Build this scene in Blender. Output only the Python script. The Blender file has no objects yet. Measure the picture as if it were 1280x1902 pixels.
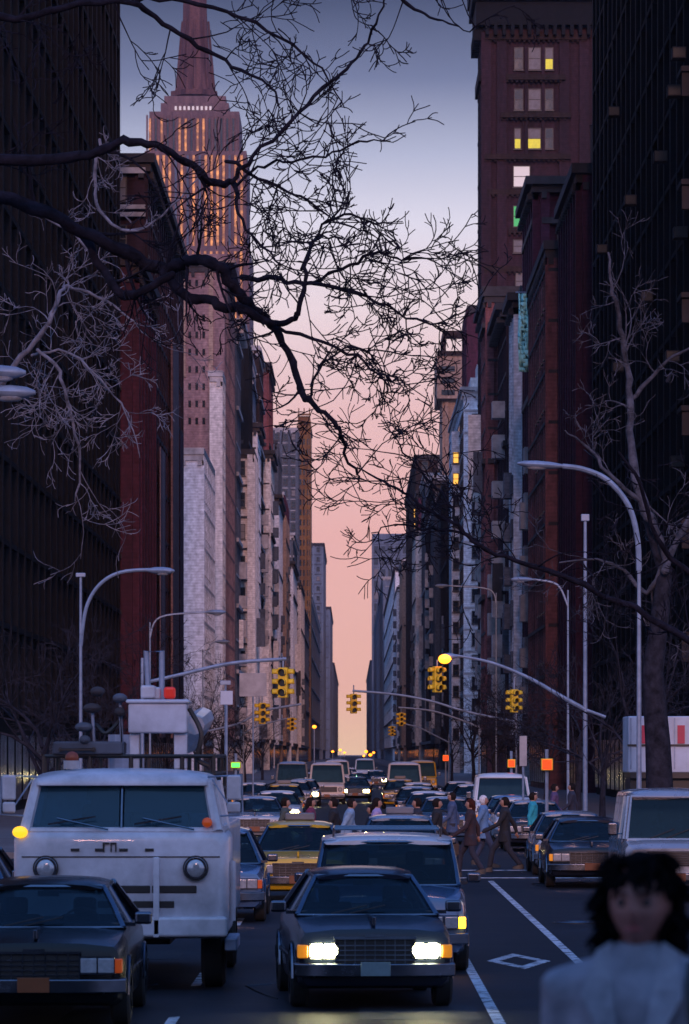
import bpy, bmesh, math, random
from mathutils import Vector, Matrix, noise
R = math.radians
random.seed(7)
S = bpy.context.scene
col = S.collection
F = 8000.0; CX = 655.0; HY = 1400.0; CH = 2.75       # focal length and horizon in photo pixels, camera height in metres

# ------------------------------------------------------------------ camera
cd = bpy.data.cameras.new('camera'); cam = bpy.data.objects.new('camera', cd); col.objects.link(cam)
cam.location = (0, 0, CH); cam.rotation_euler = (R(90), 0, 0)
cd.sensor_fit = 'VERTICAL'; cd.sensor_height = 36; cd.sensor_width = 24
cd.lens = 36 * F / 1902; cd.shift_y = (HY - 951) / 1902; cd.shift_x = (640 - CX) / 1902
cd.clip_start = 0.5; cd.clip_end = 20000
cd.dof.use_dof = True; cd.dof.focus_distance = 95; cd.dof.aperture_fstop = 7.1
S.camera = cam

# ------------------------------------------------------------------ world: dusk sky, pink low in front, deep blue above
SUN_EL, SUN_AZ = 18.0, 178.0        # azimuth clockwise from +Y
W = bpy.data.worlds.new('World'); S.world = W; W.use_nodes = True
wn = W.node_tree; wn.nodes.clear()
def wnode(t): return wn.nodes.new(t)
tc = wnode('ShaderNodeTexCoord'); sx = wnode('ShaderNodeSeparateXYZ'); wn.links.new(tc.outputs['Generated'], sx.inputs[0])
def ramp(fac, stops, interp='LINEAR'):
    r = wnode('ShaderNodeValToRGB'); r.color_ramp.interpolation = interp
    e = r.color_ramp.elements
    while len(e) < len(stops): e.new(0.5)
    for k, (p, c) in enumerate(stops): e[k].position = p; e[k].color = (*c, 1)
    wn.links.new(fac, r.inputs[0]); return r.outputs[0]
def lin(r, g, b):
    f = lambda v: (v/255/12.92) if v/255 <= .04045 else ((v/255+.055)/1.055)**2.4
    return (f(r), f(g), f(b))
mr = wnode('ShaderNodeMapRange'); wn.links.new(sx.outputs['Z'], mr.inputs['Value'])
mr.inputs['From Min'].default_value = 0; mr.inputs['From Max'].default_value = 0.25
low = ramp(mr.outputs[0], [(0.0, lin(224,184,158)), (.06, lin(222,168,156)), (.2, lin(224,166,160)), (.32, lin(225,180,178)),
      (.41, lin(226,204,208)), (.49, lin(212,206,220)), (.55, lin(170,172,196)), (.62, lin(106,112,144)), (.69, lin(62,68,98)), (.78, lin(38,45,74)), (1, lin(40,58,110))])
high = ramp(sx.outputs['Z'], [(0.25, lin(46,66,124)), (.4, lin(66,104,180)), (.7, lin(70,114,190)), (1, lin(66,110,190))])
gt = wnode('ShaderNodeMath'); gt.operation = 'GREATER_THAN'; gt.inputs[1].default_value = .25; wn.links.new(sx.outputs['Z'], gt.inputs[0])
def mixc(f, a, b, mode='MIX'):
    m = wnode('ShaderNodeMix'); m.data_type = 'RGBA'; m.blend_type = mode
    if isinstance(f, (int, float)): m.inputs[0].default_value = f
    else: wn.links.new(f, m.inputs[0])
    for i, v in ((6, a), (7, b)):
        if isinstance(v, tuple): m.inputs[i].default_value = (*v, 1)
        else: wn.links.new(v, m.inputs[i])
    return m.outputs[2]
front = mixc(gt.outputs[0], low, high)
back = ramp(sx.outputs['Z'], [(0, lin(130,138,190)), (.2, lin(165,178,232)), (.6, lin(140,180,245)), (1, lin(110,170,255))])
mb_ = wnode('ShaderNodeMapRange'); wn.links.new(sx.outputs['Y'], mb_.inputs['Value'])
mb_.inputs['From Min'].default_value = 0.2; mb_.inputs['From Max'].default_value = -0.5
sky = mixc(mb_.outputs[0], front, back)
nish = wnode('ShaderNodeTexSky'); nish.sky_type = 'NISHITA'; nish.sun_disc = False
nish.sun_elevation = R(SUN_EL); nish.sun_rotation = R(SUN_AZ)
bg1 = wnode('ShaderNodeBackground'); wn.links.new(sky, bg1.inputs[0]); bg1.inputs[1].default_value = 1.0
bg2 = wnode('ShaderNodeBackground'); wn.links.new(nish.outputs[0], bg2.inputs[0]); bg2.inputs[1].default_value = 0.004
ad = wnode('ShaderNodeAddShader'); wn.links.new(bg1.outputs[0], ad.inputs[0]); wn.links.new(bg2.outputs[0], ad.inputs[1])
wo = wnode('ShaderNodeOutputWorld'); wn.links.new(ad.outputs[0], wo.inputs[0])

# low rosy sun glow from behind the viewpoint, straight up the avenue
sl = bpy.data.lights.new('sun', 'SUN'); so = bpy.data.objects.new('sun', sl); col.objects.link(so)
sl.energy = 1.3; sl.angle = R(8); sl.color = (1, .5, .42)
sd = Vector((math.sin(R(SUN_AZ))*math.cos(R(SUN_EL)), math.cos(R(SUN_AZ))*math.cos(R(SUN_EL)), math.sin(R(SUN_EL))))
so.rotation_euler = sd.to_track_quat('Z', 'Y').to_euler(); so.location = (100, -100, 60)

S.render.engine = 'CYCLES'
S.view_settings.view_transform = 'Standard'; S.view_settings.look = 'None'
S.view_settings.exposure = 0.3; S.view_settings.gamma = 1

# ------------------------------------------------------------------ materials
MATS = {}
def mat(name, c, rough=.8, metal=0, var=.25, scale=1.5, bump=.0, spec=.5, coat=0, streak=False, emit=None, es=0, trans=0, c2=None, alpha=1):
    if name in MATS: return MATS[name]
    m = bpy.data.materials.new(name); m.use_nodes = True; MATS[name] = m
    t = m.node_tree; b = t.nodes['Principled BSDF']
    b.inputs['Roughness'].default_value = rough; b.inputs['Metallic'].default_value = metal
    b.inputs['Specular IOR Level'].default_value = spec; b.inputs['Coat Weight'].default_value = coat
    b.inputs['Base Color'].default_value = (*c, 1)
    if var > 0:
        tcx = t.nodes.new('ShaderNodeTexCoord'); mp = t.nodes.new('ShaderNodeMapping')
        t.links.new(tcx.outputs['Object'], mp.inputs[0])
        if streak: mp.inputs['Scale'].default_value = (1, 1, .12)
        n = t.nodes.new('ShaderNodeTexNoise'); n.inputs['Scale'].default_value = scale; n.inputs['Detail'].default_value = 8
        n.inputs['Roughness'].default_value = .65
        t.links.new(mp.outputs[0], n.inputs['Vector'])
        r = t.nodes.new('ShaderNodeValToRGB'); e = r.color_ramp.elements
        e[0].position = .32; e[1].position = .68
        lo = tuple(v*(1-var) for v in c); hi = c2 if c2 else tuple(min(1, v*(1+var)) for v in c)
        e[0].color = (*lo, 1); e[1].color = (*hi, 1)
        t.links.new(n.outputs[0], r.inputs[0]); t.links.new(r.outputs[0], b.inputs['Base Color'])
        r2 = t.nodes.new('ShaderNodeMapRange'); r2.inputs['To Min'].default_value = max(0, rough-.12); r2.inputs['To Max'].default_value = min(1, rough+.12)
        t.links.new(n.outputs[0], r2.inputs['Value']); t.links.new(r2.outputs[0], b.inputs['Roughness'])
        if bump > 0:
            bu = t.nodes.new('ShaderNodeBump'); bu.inputs['Strength'].default_value = bump; bu.inputs['Distance'].default_value = .05
            t.links.new(n.outputs[0], bu.inputs['Height']); t.links.new(bu.outputs[0], b.inputs['Normal'])
    if emit: b.inputs['Emission Color'].default_value = (*emit, 1); b.inputs['Emission Strength'].default_value = es
    if trans: b.inputs['Transmission Weight'].default_value = trans
    return m
def wallmat(name, c, brick=False, var=.35, c2=None):
    """masonry: noise weathering in tall streaks plus courses"""
    if name in MATS: return MATS[name]
    m = mat(name, c, .85, 0, var, .35, .25, .3, streak=True, c2=c2)
    t = m.node_tree; b = t.nodes['Principled BSDF']
    src = b.inputs['Base Color'].links[0].from_socket
    tcx = t.nodes.new('ShaderNodeTexCoord')
    n = t.nodes.new('ShaderNodeTexNoise'); n.inputs['Scale'].default_value = 2.2; n.inputs['Detail'].default_value = 6
    t.links.new(tcx.outputs['Object'], n.inputs['Vector'])
    r = t.nodes.new('ShaderNodeMapRange'); r.inputs['From Min'].default_value = .3; r.inputs['From Max'].default_value = .7
    r.inputs['To Min'].default_value = .62; r.inputs['To Max'].default_value = 1.2
    t.links.new(n.outputs[0], r.inputs['Value'])
    wv = t.nodes.new('ShaderNodeTexWave'); wv.bands_direction = 'Z'; wv.inputs['Scale'].default_value = 1.1; wv.inputs['Distortion'].default_value = .6
    t.links.new(tcx.outputs['Object'], wv.inputs['Vector'])
    r3 = t.nodes.new('ShaderNodeMapRange'); r3.inputs['To Min'].default_value = .88; r3.inputs['To Max'].default_value = 1.05
    t.links.new(wv.outputs['Fac'], r3.inputs['Value'])
    mu = t.nodes.new('ShaderNodeMath'); mu.operation = 'MULTIPLY'; t.links.new(r.outputs[0], mu.inputs[0]); t.links.new(r3.outputs[0], mu.inputs[1])
    vm = t.nodes.new('ShaderNodeVectorMath'); vm.operation = 'SCALE'; t.links.new(src, vm.inputs[0]); t.links.new(mu.outputs[0], vm.inputs['Scale'])
    t.links.new(vm.outputs[0], b.inputs['Base Color'])
    return m

M = {}
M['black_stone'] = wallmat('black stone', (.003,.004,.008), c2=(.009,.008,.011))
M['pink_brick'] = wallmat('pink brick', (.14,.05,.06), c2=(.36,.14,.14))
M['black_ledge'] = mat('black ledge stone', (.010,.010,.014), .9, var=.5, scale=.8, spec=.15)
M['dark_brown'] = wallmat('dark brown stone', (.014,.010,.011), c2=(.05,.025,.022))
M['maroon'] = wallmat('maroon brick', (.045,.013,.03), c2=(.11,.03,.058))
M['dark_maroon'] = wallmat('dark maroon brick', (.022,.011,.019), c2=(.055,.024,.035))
M['red_brown'] = wallmat('red brown brick', (.16,.05,.06), c2=(.32,.11,.11))
M['cream'] = wallmat('cream stone', (.62,.58,.58), c2=(.86,.82,.8), var=.2)
M['white_brick'] = wallmat('white brick', (.7,.74,.84), c2=(.86,.89,.95), var=.2)
M['mauve'] = wallmat('mauve brick', (.24,.14,.17), c2=(.38,.25,.25))
M['tan'] = wallmat('tan stone', (.36,.24,.18), c2=(.46,.33,.27))
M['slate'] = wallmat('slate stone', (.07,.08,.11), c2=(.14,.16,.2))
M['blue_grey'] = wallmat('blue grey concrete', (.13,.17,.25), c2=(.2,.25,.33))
M['gold_brown'] = wallmat('gold brown brick', (.18,.08,.035), c2=(.34,.17,.06))
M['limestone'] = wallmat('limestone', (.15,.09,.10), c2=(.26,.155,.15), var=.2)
M['ledge'] = mat('ledge stone', (.35,.33,.34), .85, var=.4, scale=.8)
M['dark_ledge'] = mat('dark ledge stone', (.035,.03,.034), .85, var=.5, scale=.8)
M['glass_dark'] = mat('dark window glass', (.012,.016,.024), .12, var=.3, scale=.4, spec=.7)
M['blind'] = mat('pale window blind', (.16,.15,.16), .6, var=.3)
M['lit_yellow'] = mat('lit yellow window', (.3,.25,.02), .5, var=.5, scale=1.2, emit=(.9,.74,.05), es=.5)
M['lit_orange'] = mat('lit orange window', (.4,.2,.02), .5, var=0, emit=(1,.48,.08), es=1.1)
M['lit_green'] = mat('lit green window', (.02,.25,.08), .5, var=0, emit=(.04,.5,.14), es=.5)
M['lit_white'] = mat('lit white window', (.4,.36,.36), .5, var=0, emit=(.7,.6,.62), es=.5)
M['frame'] = mat('dark window frame', (.03,.028,.032), .5, var=.2)
M['asphalt'] = mat('asphalt', (.006,.008,.013), .6, var=.6, scale=.5, bump=.5, c2=(.018,.02,.028), spec=.16)
M['sidewalk'] = mat('sidewalk concrete', (.10,.10,.11), .75, var=.4, scale=.6, bump=.2)
M['kerb'] = mat('kerb stone', (.16,.16,.17), .8, var=.3)
M['paint'] = mat('road paint', (.10,.11,.13), .7, var=.6, scale=3.2, c2=(.55,.58,.62), bump=.3)
M['bark'] = mat('dark bark', (.010,.010,.018), .95, var=.6, scale=6, bump=.8, spec=.08)
M['bark_pale'] = mat('pale bark', (.12,.125,.16), .9, var=.75, scale=3, bump=.6, spec=.1)
M['bark_mid'] = mat('grey bark', (.022,.022,.032), .95, var=.6, scale=4, bump=.6, spec=.08)
M['steel'] = mat('galvanised steel', (.20,.26,.36), .5, .3, var=.3, scale=3)
M['yellow_metal'] = mat('yellow signal housing', (.7,.46,.02), .5, var=.25, scale=5)
M['black_paint'] = mat('black car paint', (.004,.005,.007), .25, var=0, coat=.12, spec=.25)
M['navy_paint'] = mat('navy car paint', (.008,.012,.024), .25, var=0, coat=.2, spec=.3)
M['blue_paint'] = mat('blue car paint', (.06,.12,.24), .22, var=0, coat=1)
M['silver_paint'] = mat('silver car paint', (.3,.33,.38), .28, .3, var=.1, coat=.7)
M['white_paint'] = mat('white car paint', (.62,.62,.64), .3, var=.12, scale=2, coat=.6)
M['taxi'] = mat('yellow car paint', (.6,.36,.01), .3, var=.12, coat=.7)
M['red_paint'] = mat('maroon car paint', (.09,.01,.015), .2, var=0, coat=1)
M['chrome'] = mat('chrome', (.13,.15,.19), .24, 1, var=.1, scale=6)
M['rubber'] = mat('tyre rubber', (.014,.014,.015), .85, var=.3, scale=8)
M['glass'] = mat('car glass', (.006,.014,.02), .06, var=0, spec=.4)
def tinted(m,f,c):
    t=m.node_tree; b=t.nodes['Principled BSDF']; ts=t.nodes.new('ShaderNodeBsdfTransparent'); ts.inputs[0].default_value=(*c,1)
    mx=t.nodes.new('ShaderNodeMixShader'); mx.inputs[0].default_value=f; t.links.new(ts.outputs[0],mx.inputs[1]); t.links.new(b.outputs[0],mx.inputs[2]); t.links.new(mx.outputs[0],t.nodes['Material Output'].inputs[0])
tinted(M['glass'],.5,(.3,.5,.6))
M['lamp_glass'] = mat('lamp glass', (.4,.42,.46), .15, .4, var=.2, scale=20)
M['plastic'] = mat('black plastic', (.012,.012,.013), .5, var=.2)
M['amber'] = mat('amber lens', (.5,.14,.01), .3, var=0, emit=(1,.35,.02), es=.35)
M['amber_lit'] = mat('lit amber lens', (.6,.25,.01), .3, var=0, emit=(1,.45,.02), es=6)
M['orange_off'] = mat('orange lens', (.45,.06,.01), .3, var=0, emit=(1,.15,.02), es=.12)
M['red_lens'] = mat('red lens', (.5,.02,.015), .3, var=0, emit=(1,.04,.02), es=.15)
M['headlight_on'] = mat('lit headlight', (1,1,.8), .3, var=0, emit=(1,.92,.5), es=60)
M['headlight_dim'] = mat('lit headlight far off', (1,1,.8), .3, var=0, emit=(1,.8,.35), es=60)
M['sodium'] = mat('sodium lamp', (1,.6,.1), .3, var=0, emit=(1,.24,.01), es=4)
M['signal_orange'] = mat('lit orange signal', (.3,.03,.0), .3, var=.5, scale=14, emit=(1,.035,.0), es=1.6)
M['signal_red'] = mat('lit red signal', (1,.05,.0), .3, var=0, emit=(1,.04,.0), es=1.3)
M['signal_green'] = mat('lit green signal', (.05,.8,.1), .3, var=0, emit=(.06,1,.1), es=1.6)
M['lens_off'] = mat('unlit signal lens', (.02,.02,.015), .2, var=0)
M['plate'] = mat('orange plate', (.16,.045,.012), .5, var=.15, scale=8)
M['plate_blue'] = mat('pale plate', (.12,.18,.2), .5, var=.15, scale=8)
M['truck_white'] = mat('worn white truck paint', (.48,.48,.53), .42, var=.32, scale=1.6, coat=.3)
M['mint'] = mat('mint cloth', (.35,.82,.76), .8, var=.15, scale=.9)
M['pink_red'] = mat('red stripe paint', (.4,.02,.06), .5, var=.2)
M['box_white'] = mat('bluish white box paint', (.36,.42,.52), .5, var=.2, scale=1)
M['seat'] = mat('dark seat cloth', (.02,.02,.024), .9, var=.2)

# ------------------------------------------------------------------ mesh helpers
def P(X, Y, D): return Vector(((X-CX)*D/F, D, CH+(HY-Y)*D/F))
def tag(o, label=None, cat=None, group=None, kind=None):
    if label: o['label'] = label
    if cat: o['category'] = cat
    if group: o['group'] = group
    if kind: o['kind'] = kind
    return o
def empty(name, loc=(0,0,0), rz=0, label=None, cat=None, group=None):
    o = bpy.data.objects.new(name, None); col.objects.link(o); o.location = loc; o.rotation_euler = (0,0,rz)
    o.empty_display_size = .2
    return tag(o, label, cat, group)
class MB:
    def __init__(s): s.v=[]; s.f=[]; s.m=[]
    def quad(s, pts, mi=0):
        b=len(s.v); s.v += [tuple(p) for p in pts]; s.f.append(tuple(range(b,b+len(pts)))); s.m.append(mi); return s
    def box(s, x0,x1,y0,y1,z0,z1, mi=0):
        b=len(s.v)
        s.v += [(x0,y0,z0),(x1,y0,z0),(x1,y1,z0),(x0,y1,z0),(x0,y0,z1),(x1,y0,z1),(x1,y1,z1),(x0,y1,z1)]
        for q in ((0,3,2,1),(4,5,6,7),(0,1,5,4),(1,2,6,5),(2,3,7,6),(3,0,4,7)): s.f.append(tuple(b+i for i in q)); s.m.append(mi)
        return s
    def loft(s, rings, cap=True, closed=True, mi=0):
        n=len(rings[0]); b=len(s.v)
        for r in rings: s.v += [tuple(p) for p in r]
        for i in range(len(rings)-1):
            for j in range(n if closed else n-1):
                k=(j+1)%n; s.f.append((b+i*n+j, b+i*n+k, b+(i+1)*n+k, b+(i+1)*n+j)); s.m.append(mi)
        if cap and closed:
            s.f.append(tuple(b+j for j in reversed(range(n)))); s.m.append(mi)
            s.f.append(tuple(b+(len(rings)-1)*n+j for j in range(n))); s.m.append(mi)
        return s
    def tube(s, pts, rad, n=8, mi=0, round_ends=False, sq=(1,1)):
        pts=[Vector(p) for p in pts]
        if not isinstance(rad,(list,tuple)): rad=[rad]*len(pts)
        rings=[]; up=Vector((0,0,1)); L=len(pts)
        pr=None; cs=[]
        for i,p in enumerate(pts):
            t=(pts[min(i+1,L-1)]-pts[max(i-1,0)])
            t = t.normalized() if t.length>1e-9 else Vector((0,0,1))
            if pr is None:
                a=Vector((1,0,0)) if abs(t.x)<.8 else Vector((0,1,0))
                u=(a-t*a.dot(t)).normalized()
            else:
                u=pr-t*pr.dot(t); u = u.normalized() if u.length>1e-6 else t.orthogonal().normalized()
            pr=u; w=t.cross(u); cs.append((p,t,u,w,rad[i]))
        if round_ends:
            p,t,u,w,r=cs[0]; pre=[(p-t*r*math.cos(a),t,u,w,r*math.sin(a)) for a in (.15,.6,1.1)]
            p,t,u,w,r=cs[-1]; post=[(p+t*r*math.cos(a),t,u,w,r*math.sin(a)) for a in (1.1,.6,.15)]
            cs=pre+cs+post
        for p,t,u,w,r in cs:
            rings.append([p+u*(math.cos(2*math.pi*j/n)*r*sq[0])+w*(math.sin(2*math.pi*j/n)*r*sq[1]) for j in range(n)])
        return s.loft(rings, mi=mi)
    def disc(s, c, r, depth, n=20, axis='y', mi=0, r2=None):
        """short cylinder centred at c along an axis"""
        r2 = r if r2 is None else r2
        c=Vector(c); ax={'x':Vector((1,0,0)),'y':Vector((0,1,0)),'z':Vector((0,0,1))}[axis]
        u={'x':Vector((0,1,0)),'y':Vector((0,0,1)),'z':Vector((1,0,0))}[axis]; w=ax.cross(u)
        rr=[[c+ax*d+u*math.cos(2*math.pi*j/n)*q+w*math.sin(2*math.pi*j/n)*q for j in range(n)] for d,q in ((-depth/2,r),(depth/2,r2))]
        return s.loft(rr, mi=mi)
    def ell(s, c, r, n=14, m=9, mi=0, fn=None):
        b=len(s.v); c=Vector(c)
        for i in range(m+1):
            th=math.pi*i/m
            for j in range(n):
                ph=2*math.pi*j/n
                p=Vector((r[0]*math.sin(th)*math.cos(ph), r[1]*math.sin(th)*math.sin(ph), r[2]*math.cos(th)))
                if fn: p=fn(p)
                s.v.append(tuple(c+p))
        for i in range(m):
            for j in range(n):
                k=(j+1)%n; s.f.append((b+i*n+j,b+(i+1)*n+j,b+(i+1)*n+k,b+i*n+k)); s.m.append(mi)
        return s
    def mesh(s, name, mats, smooth=False, angle=None):
        me=bpy.data.meshes.new(name); me.from_pydata(s.v,[],s.f)
        for m in (mats if isinstance(mats,(list,tuple)) else [mats]): me.materials.append(m)
        me.polygons.foreach_set('material_index', s.m)
        bm=bmesh.new(); bm.from_mesh(me)
        bmesh.ops.remove_doubles(bm, verts=bm.verts, dist=1e-5) if smooth else None
        bmesh.ops.recalc_face_normals(bm, faces=bm.faces)
        if smooth:
            for f in bm.faces: f.smooth=True
            a=R(angle or 40)
            for e in bm.edges:
                if len(e.link_faces)==2 and e.calc_face_angle(0)>a: e.smooth=False
        bm.to_mesh(me); bm.free(); me.update(); return me
    def build(s, name, mats, parent=None, smooth=False, bevel=0, angle=None, loc=None):
        o=bpy.data.objects.new(name, s.mesh(name,mats,smooth,angle)); col.objects.link(o)
        if parent: o.parent=parent
        if loc is not None: o.location=loc
        if bevel:
            b=o.modifiers.new('bevel','BEVEL'); b.width=bevel; b.segments=2; b.limit_method='ANGLE'; b.angle_limit=R(35)
            if smooth is False:
                for p in o.data.polygons: p.use_smooth=True
                b.harden_normals=True
        return o
def copy_tree(o, parent=None):
    c=o.copy(); col.objects.link(c)
    if parent: c.parent=parent
    for ch in o.children: copy_tree(ch, c)
    return c
def struct(name, mb, m, smooth=False, bevel=0): return tag(mb.build(name, m, None, smooth, bevel), kind='structure')

# ------------------------------------------------------------------ ground, road, pavements
KL, KR = -7.3, 7.2
g=MB().box(-6000,6000,-600,9000,-1,-.17); struct('ground', g, M['sidewalk'])
struct('road', MB().box(KL,KR,16,5200,-.4,0), M['asphalt'])
struct('cross_street', MB().box(-200,KL-.02,96,113,-.4,-.002).box(KR+.02,200,96,113,-.4,-.002), M['asphalt'])
for nm,x0,x1,k0,k1 in (('pavement',KL-12,KL-.15,KL-.15,KL),('pavement',KR+.15,KR+12,KR,KR+.15)):
    mb=MB(); ke=MB()
    for a,b in ((16,94.5),(114.5,5200)):
        mb.box(x0,x1,a,b,-.3,.13); ke.box(k0,k1,a,b,-.3,.135)
    struct('pavement', mb, M['sidewalk']); struct('kerb', ke, M['kerb'])
pm=MB()
def stripe(x, y0, y1, w=.11, z=.004): pm.box(x-w/2,x+w/2,y0,y1,-.01,z)
stripe(2.98,30,93,.12); stripe(1.5,22,66,.12)
for k in range(9): stripe(-1.86, 24+k*9, 27+k*9, .11)
for k in range(40): stripe(2.98, 118+k*12, 122+k*12,.13); stripe(-1.86, 118+k*12, 122+k*12,.13)
pm.box(KL+.3,KR-.3,95.2,95.6,-.01,.004); pm.box(KL+.3,KR-.3,101.4,101.8,-.01,.004)
cx,cy,hx,hy,w=2.2,57.1,.42,2.1,.11
for s0 in (1,-1):
    for s1 in (1,-1):
        a=Vector((cx+s0*hx,cy,0)); b=Vector((cx,cy+s1*hy,0)); k=.62
        ai=Vector((cx+s0*hx*k,cy,0)); bi=Vector((cx,cy+s1*hy*k,0))
        pm.loft([[Vector((p.x,p.y,zz)) for p in (a,b,bi,ai)] for zz in (-.01,.004)])
struct('road_markings', pm, M['paint'])
pr_=MATS['road paint'].node_tree
for n_ in pr_.nodes:
    if n_.type=='VALTORGB': n_.color_ramp.elements[0].position=.40; n_.color_ramp.elements[1].position=.52
    if n_.type=='TEX_NOISE': n_.inputs['Scale'].default_value=4.5
pq=random.Random(4); 
for k in range(14):
    x=pq.uniform(-6,6); y=34+pq.random()**1.5*140; pa=MB().box(x,x+pq.uniform(.6,2),y,y+pq.uniform(2,9),-.01,.0025)
    struct('asphalt_patch', pa, mat('asphalt patch %d'%(k%3),[(.004,.005,.008),(.022,.025,.035),(.012,.012,.015)][k%3],.7,var=.5,scale=2,bump=.4,spec=.3))
ck=MB()
for k in range(26):
    x=pq.uniform(-6,6.5); y=30+pq.random()*90; pts=[(x,y,.002)]
    for j in range(7): x+=pq.gauss(0,.25); y+=pq.uniform(.3,1.2); pts.append((x,y,.002))
    ck.tube(pts,.012,4)
struct('tar_seams', ck, mat('tar',(.003,.003,.004),.4,var=0))
# stepped stone plinth under the viewpoint, below the frame
struct('stone_plinth', MB().box(-6,6,-14,13,-.3,.87).box(-6.3,6.3,13,13.5,-.3,.58).box(-6.6,6.6,13.5,14,-.3,.29), M['kerb'], bevel=.02)
mh=empty('manhole_cover',(3.6,70,.004),0,'round iron manhole cover in the asphalt right of the lane line','manhole cover')
MB().disc((0,0,0),.36,.02,28,'z').build('cover',M['plastic'],mh)
for s_ in (.3,.22,.14): MB().tube([(s_*math.cos(a*.26),s_*math.sin(a*.26),.012) for a in range(25)],.008,5).build('ring',M['chrome'],mh)

# ------------------------------------------------------------------ buildings
def window_mesh(w,h,glass,frame,rail=True):
    mb=MB(); t=.09; d=.14
    mb.box(-w/2,-w/2+t,-d,0,-h/2,h/2,1).box(w/2-t,w/2,-d,0,-h/2,h/2,1).box(-w/2+t,w/2-t,-d,0,h/2-t,h/2,1).box(-w/2+t,w/2-t,-d,0,-h/2,-h/2+t,1)
    if rail: mb.box(-w/2+t,w/2-t,-d+.03,0,-.04,.04,1)
    mb.box(-w/2-.08,w/2+.08,-d-.12,0,-h/2-.12,-h/2-.002,1)
    return mb.mesh('window',[glass,frame])
def pane_mesh(w,h,glass):
    return MB().box(-w/2+.085,w/2-.085,-.07,-.02,-h/2+.085,h/2-.085).mesh('pane',glass)
WM={}
def wmeshes(w,h,glass,frame):
    k=(round(w,2),round(h,2),glass,frame)
    if k not in WM: WM[k]=(window_mesh(w,h,M[glass],M[frame]), pane_mesh(w,h,M[glass]))
    return WM[k]
def building(name,label,D0,D1,xl,width,h,wall,ledge='dark_ledge',side=-1,floor=3.7,bay=3.3,ww=1.5,wh=2.0,cornice=.8,
             sz=(4,999),sxr=(0,999),blank=False,lit=None,blind=.12,frame='frame',pier=.28,roof=None,panes=True,shop=True,ztop_side=None,maxw=100,belt=0,maxside=9999):
    """side -1: street face at x=xl and the block runs to -x; the near face looks at -y"""
    rnd=random.Random(hash((round(D0),side,round(h)))&0xffff)
    o=empty(name,(xl,D0,0),0,label,'building')
    s=side; L=D1-D0
    # local frame: x grows away from the street (mirrored by s), y along the street
    def bx(mb,a0,a1,y0,y1,z0,z1,mi=0):
        xa,xb=sorted((s*a0,s*a1)); mb.box(xa,xb,y0,y1,z0,z1,mi)
    mb=MB(); bx(mb,0,width,0,L,0,h)
    nf=int((h-5)/floor); nby=max(1,int(L/bay)); nbx=max(1,int(width/bay))
    by=L/nby; bxw=width/nbx
    if not blank:
        for k in range(nbx+1):
            c=min(max(k*bxw,.3),width-.3); bx(mb,c-.35,c+.35,-pier,-.001,4.4,h-.6)
    for k in range(nby+1):
        c=min(max(k*by,.36),L-.36); bx(mb,-pier,-.001,c-.36,c+.36,4.4,h-.6)
    mb.build('wall',M[wall],o)
    lb=MB()
    for k in range(nf+1):
        z=4.6+k*floor; big=(belt and k%belt==0)
        dp=.42 if big else .12
        bx(lb,-dp-pier*.5,-.002,.02,L-.02,z-.0,z+(.5 if big else .25))
        if not blank or big: bx(lb,.02,width-.02,-dp-pier*.5,-.002,z,z+(.5 if big else .25))
    lb.build('ledges',M[ledge],o)
    if cornice:
        cb=MB()
        bx(cb,-cornice,width+.2,-cornice,L+.2,h-.5,h+.15); bx(cb,-cornice*.6,width,-cornice*.6,L,h-1.1,h-.502)
        for k in range(int(L/1.6)+1): bx(cb,-cornice*.85,-cornice*.2,k*1.6,k*1.6+.4,h-1.6,h-1.102)
        for k in range(int(width/1.6)+1): bx(cb,k*1.6,k*1.6+.4,-cornice*.85,-cornice*.2,h-1.6,h-1.102)
        cb.build('cornice',M[ledge],o)
    slots=[]
    for f in range(nf):
        z=4.6+.3+f*floor+floor*.5
        if not blank and sz[0]<=z<=sz[1]:
            for k in range(nbx):
                a=(k+.5)*bxw
                if sxr[0]<=a<=sxr[1]: slots.append((0,a,z))
        for k in range(min(nby,maxside)): slots.append((1,(k+.5)*by,z))
    # those that show largest first: the near face, then the street face
    slots.sort(key=lambda q:(q[0], q[1] if q[0] else 0, -q[2]))
    rest=MB()
    lit=dict(lit or {})
    for n,(fc,a,z) in enumerate(slots):
        g='blind' if rnd.random()<blind else 'glass_dark'
        for (lx,lz),lm in lit.items():
            if fc==0 and abs(a-lx)<bxw/2 and abs(z-lz)<floor/2: g=lm
        w=min(ww,(bxw if fc==0 else by)-.75); w=max(w,.5)
        p=(s*a,-.002,z) if fc==0 else (-s*.002,a,z)
        if n<maxw:
            wm,pmn=wmeshes(w,wh,g,frame)
            wo_=bpy.data.objects.new('window',wm); col.objects.link(wo_); wo_.parent=o; wo_.location=p
            if fc==1: wo_.rotation_euler=(0,0,R(90)*(-s))
            pn=bpy.data.objects.new('pane',pmn); col.objects.link(pn); pn.parent=wo_
        else:
            if fc==0: rest.box(s*a-w/2,s*a+w/2,-.08,-.002,z-wh/2,z+wh/2)
            else:
                xa,xb=sorted((-s*.08,-s*.002)); rest.box(xa,xb,a-w/2,a+w/2,z-wh/2,z+wh/2)
    if rest.v: tag(rest.build('small_windows',M['glass_dark'],o),kind='stuff')
    if shop:
        sb=MB()
        for k in range(nby):
            xa,xb=sorted((-s*.05,-s*.12)); sb.box(xa,xb,k*by+.5,(k+1)*by-.5,.6,3.6)
        sb.build('shopfront',M['glass_dark'],o)
    r=roof if roof is not None else rnd.random()<.6
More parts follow.
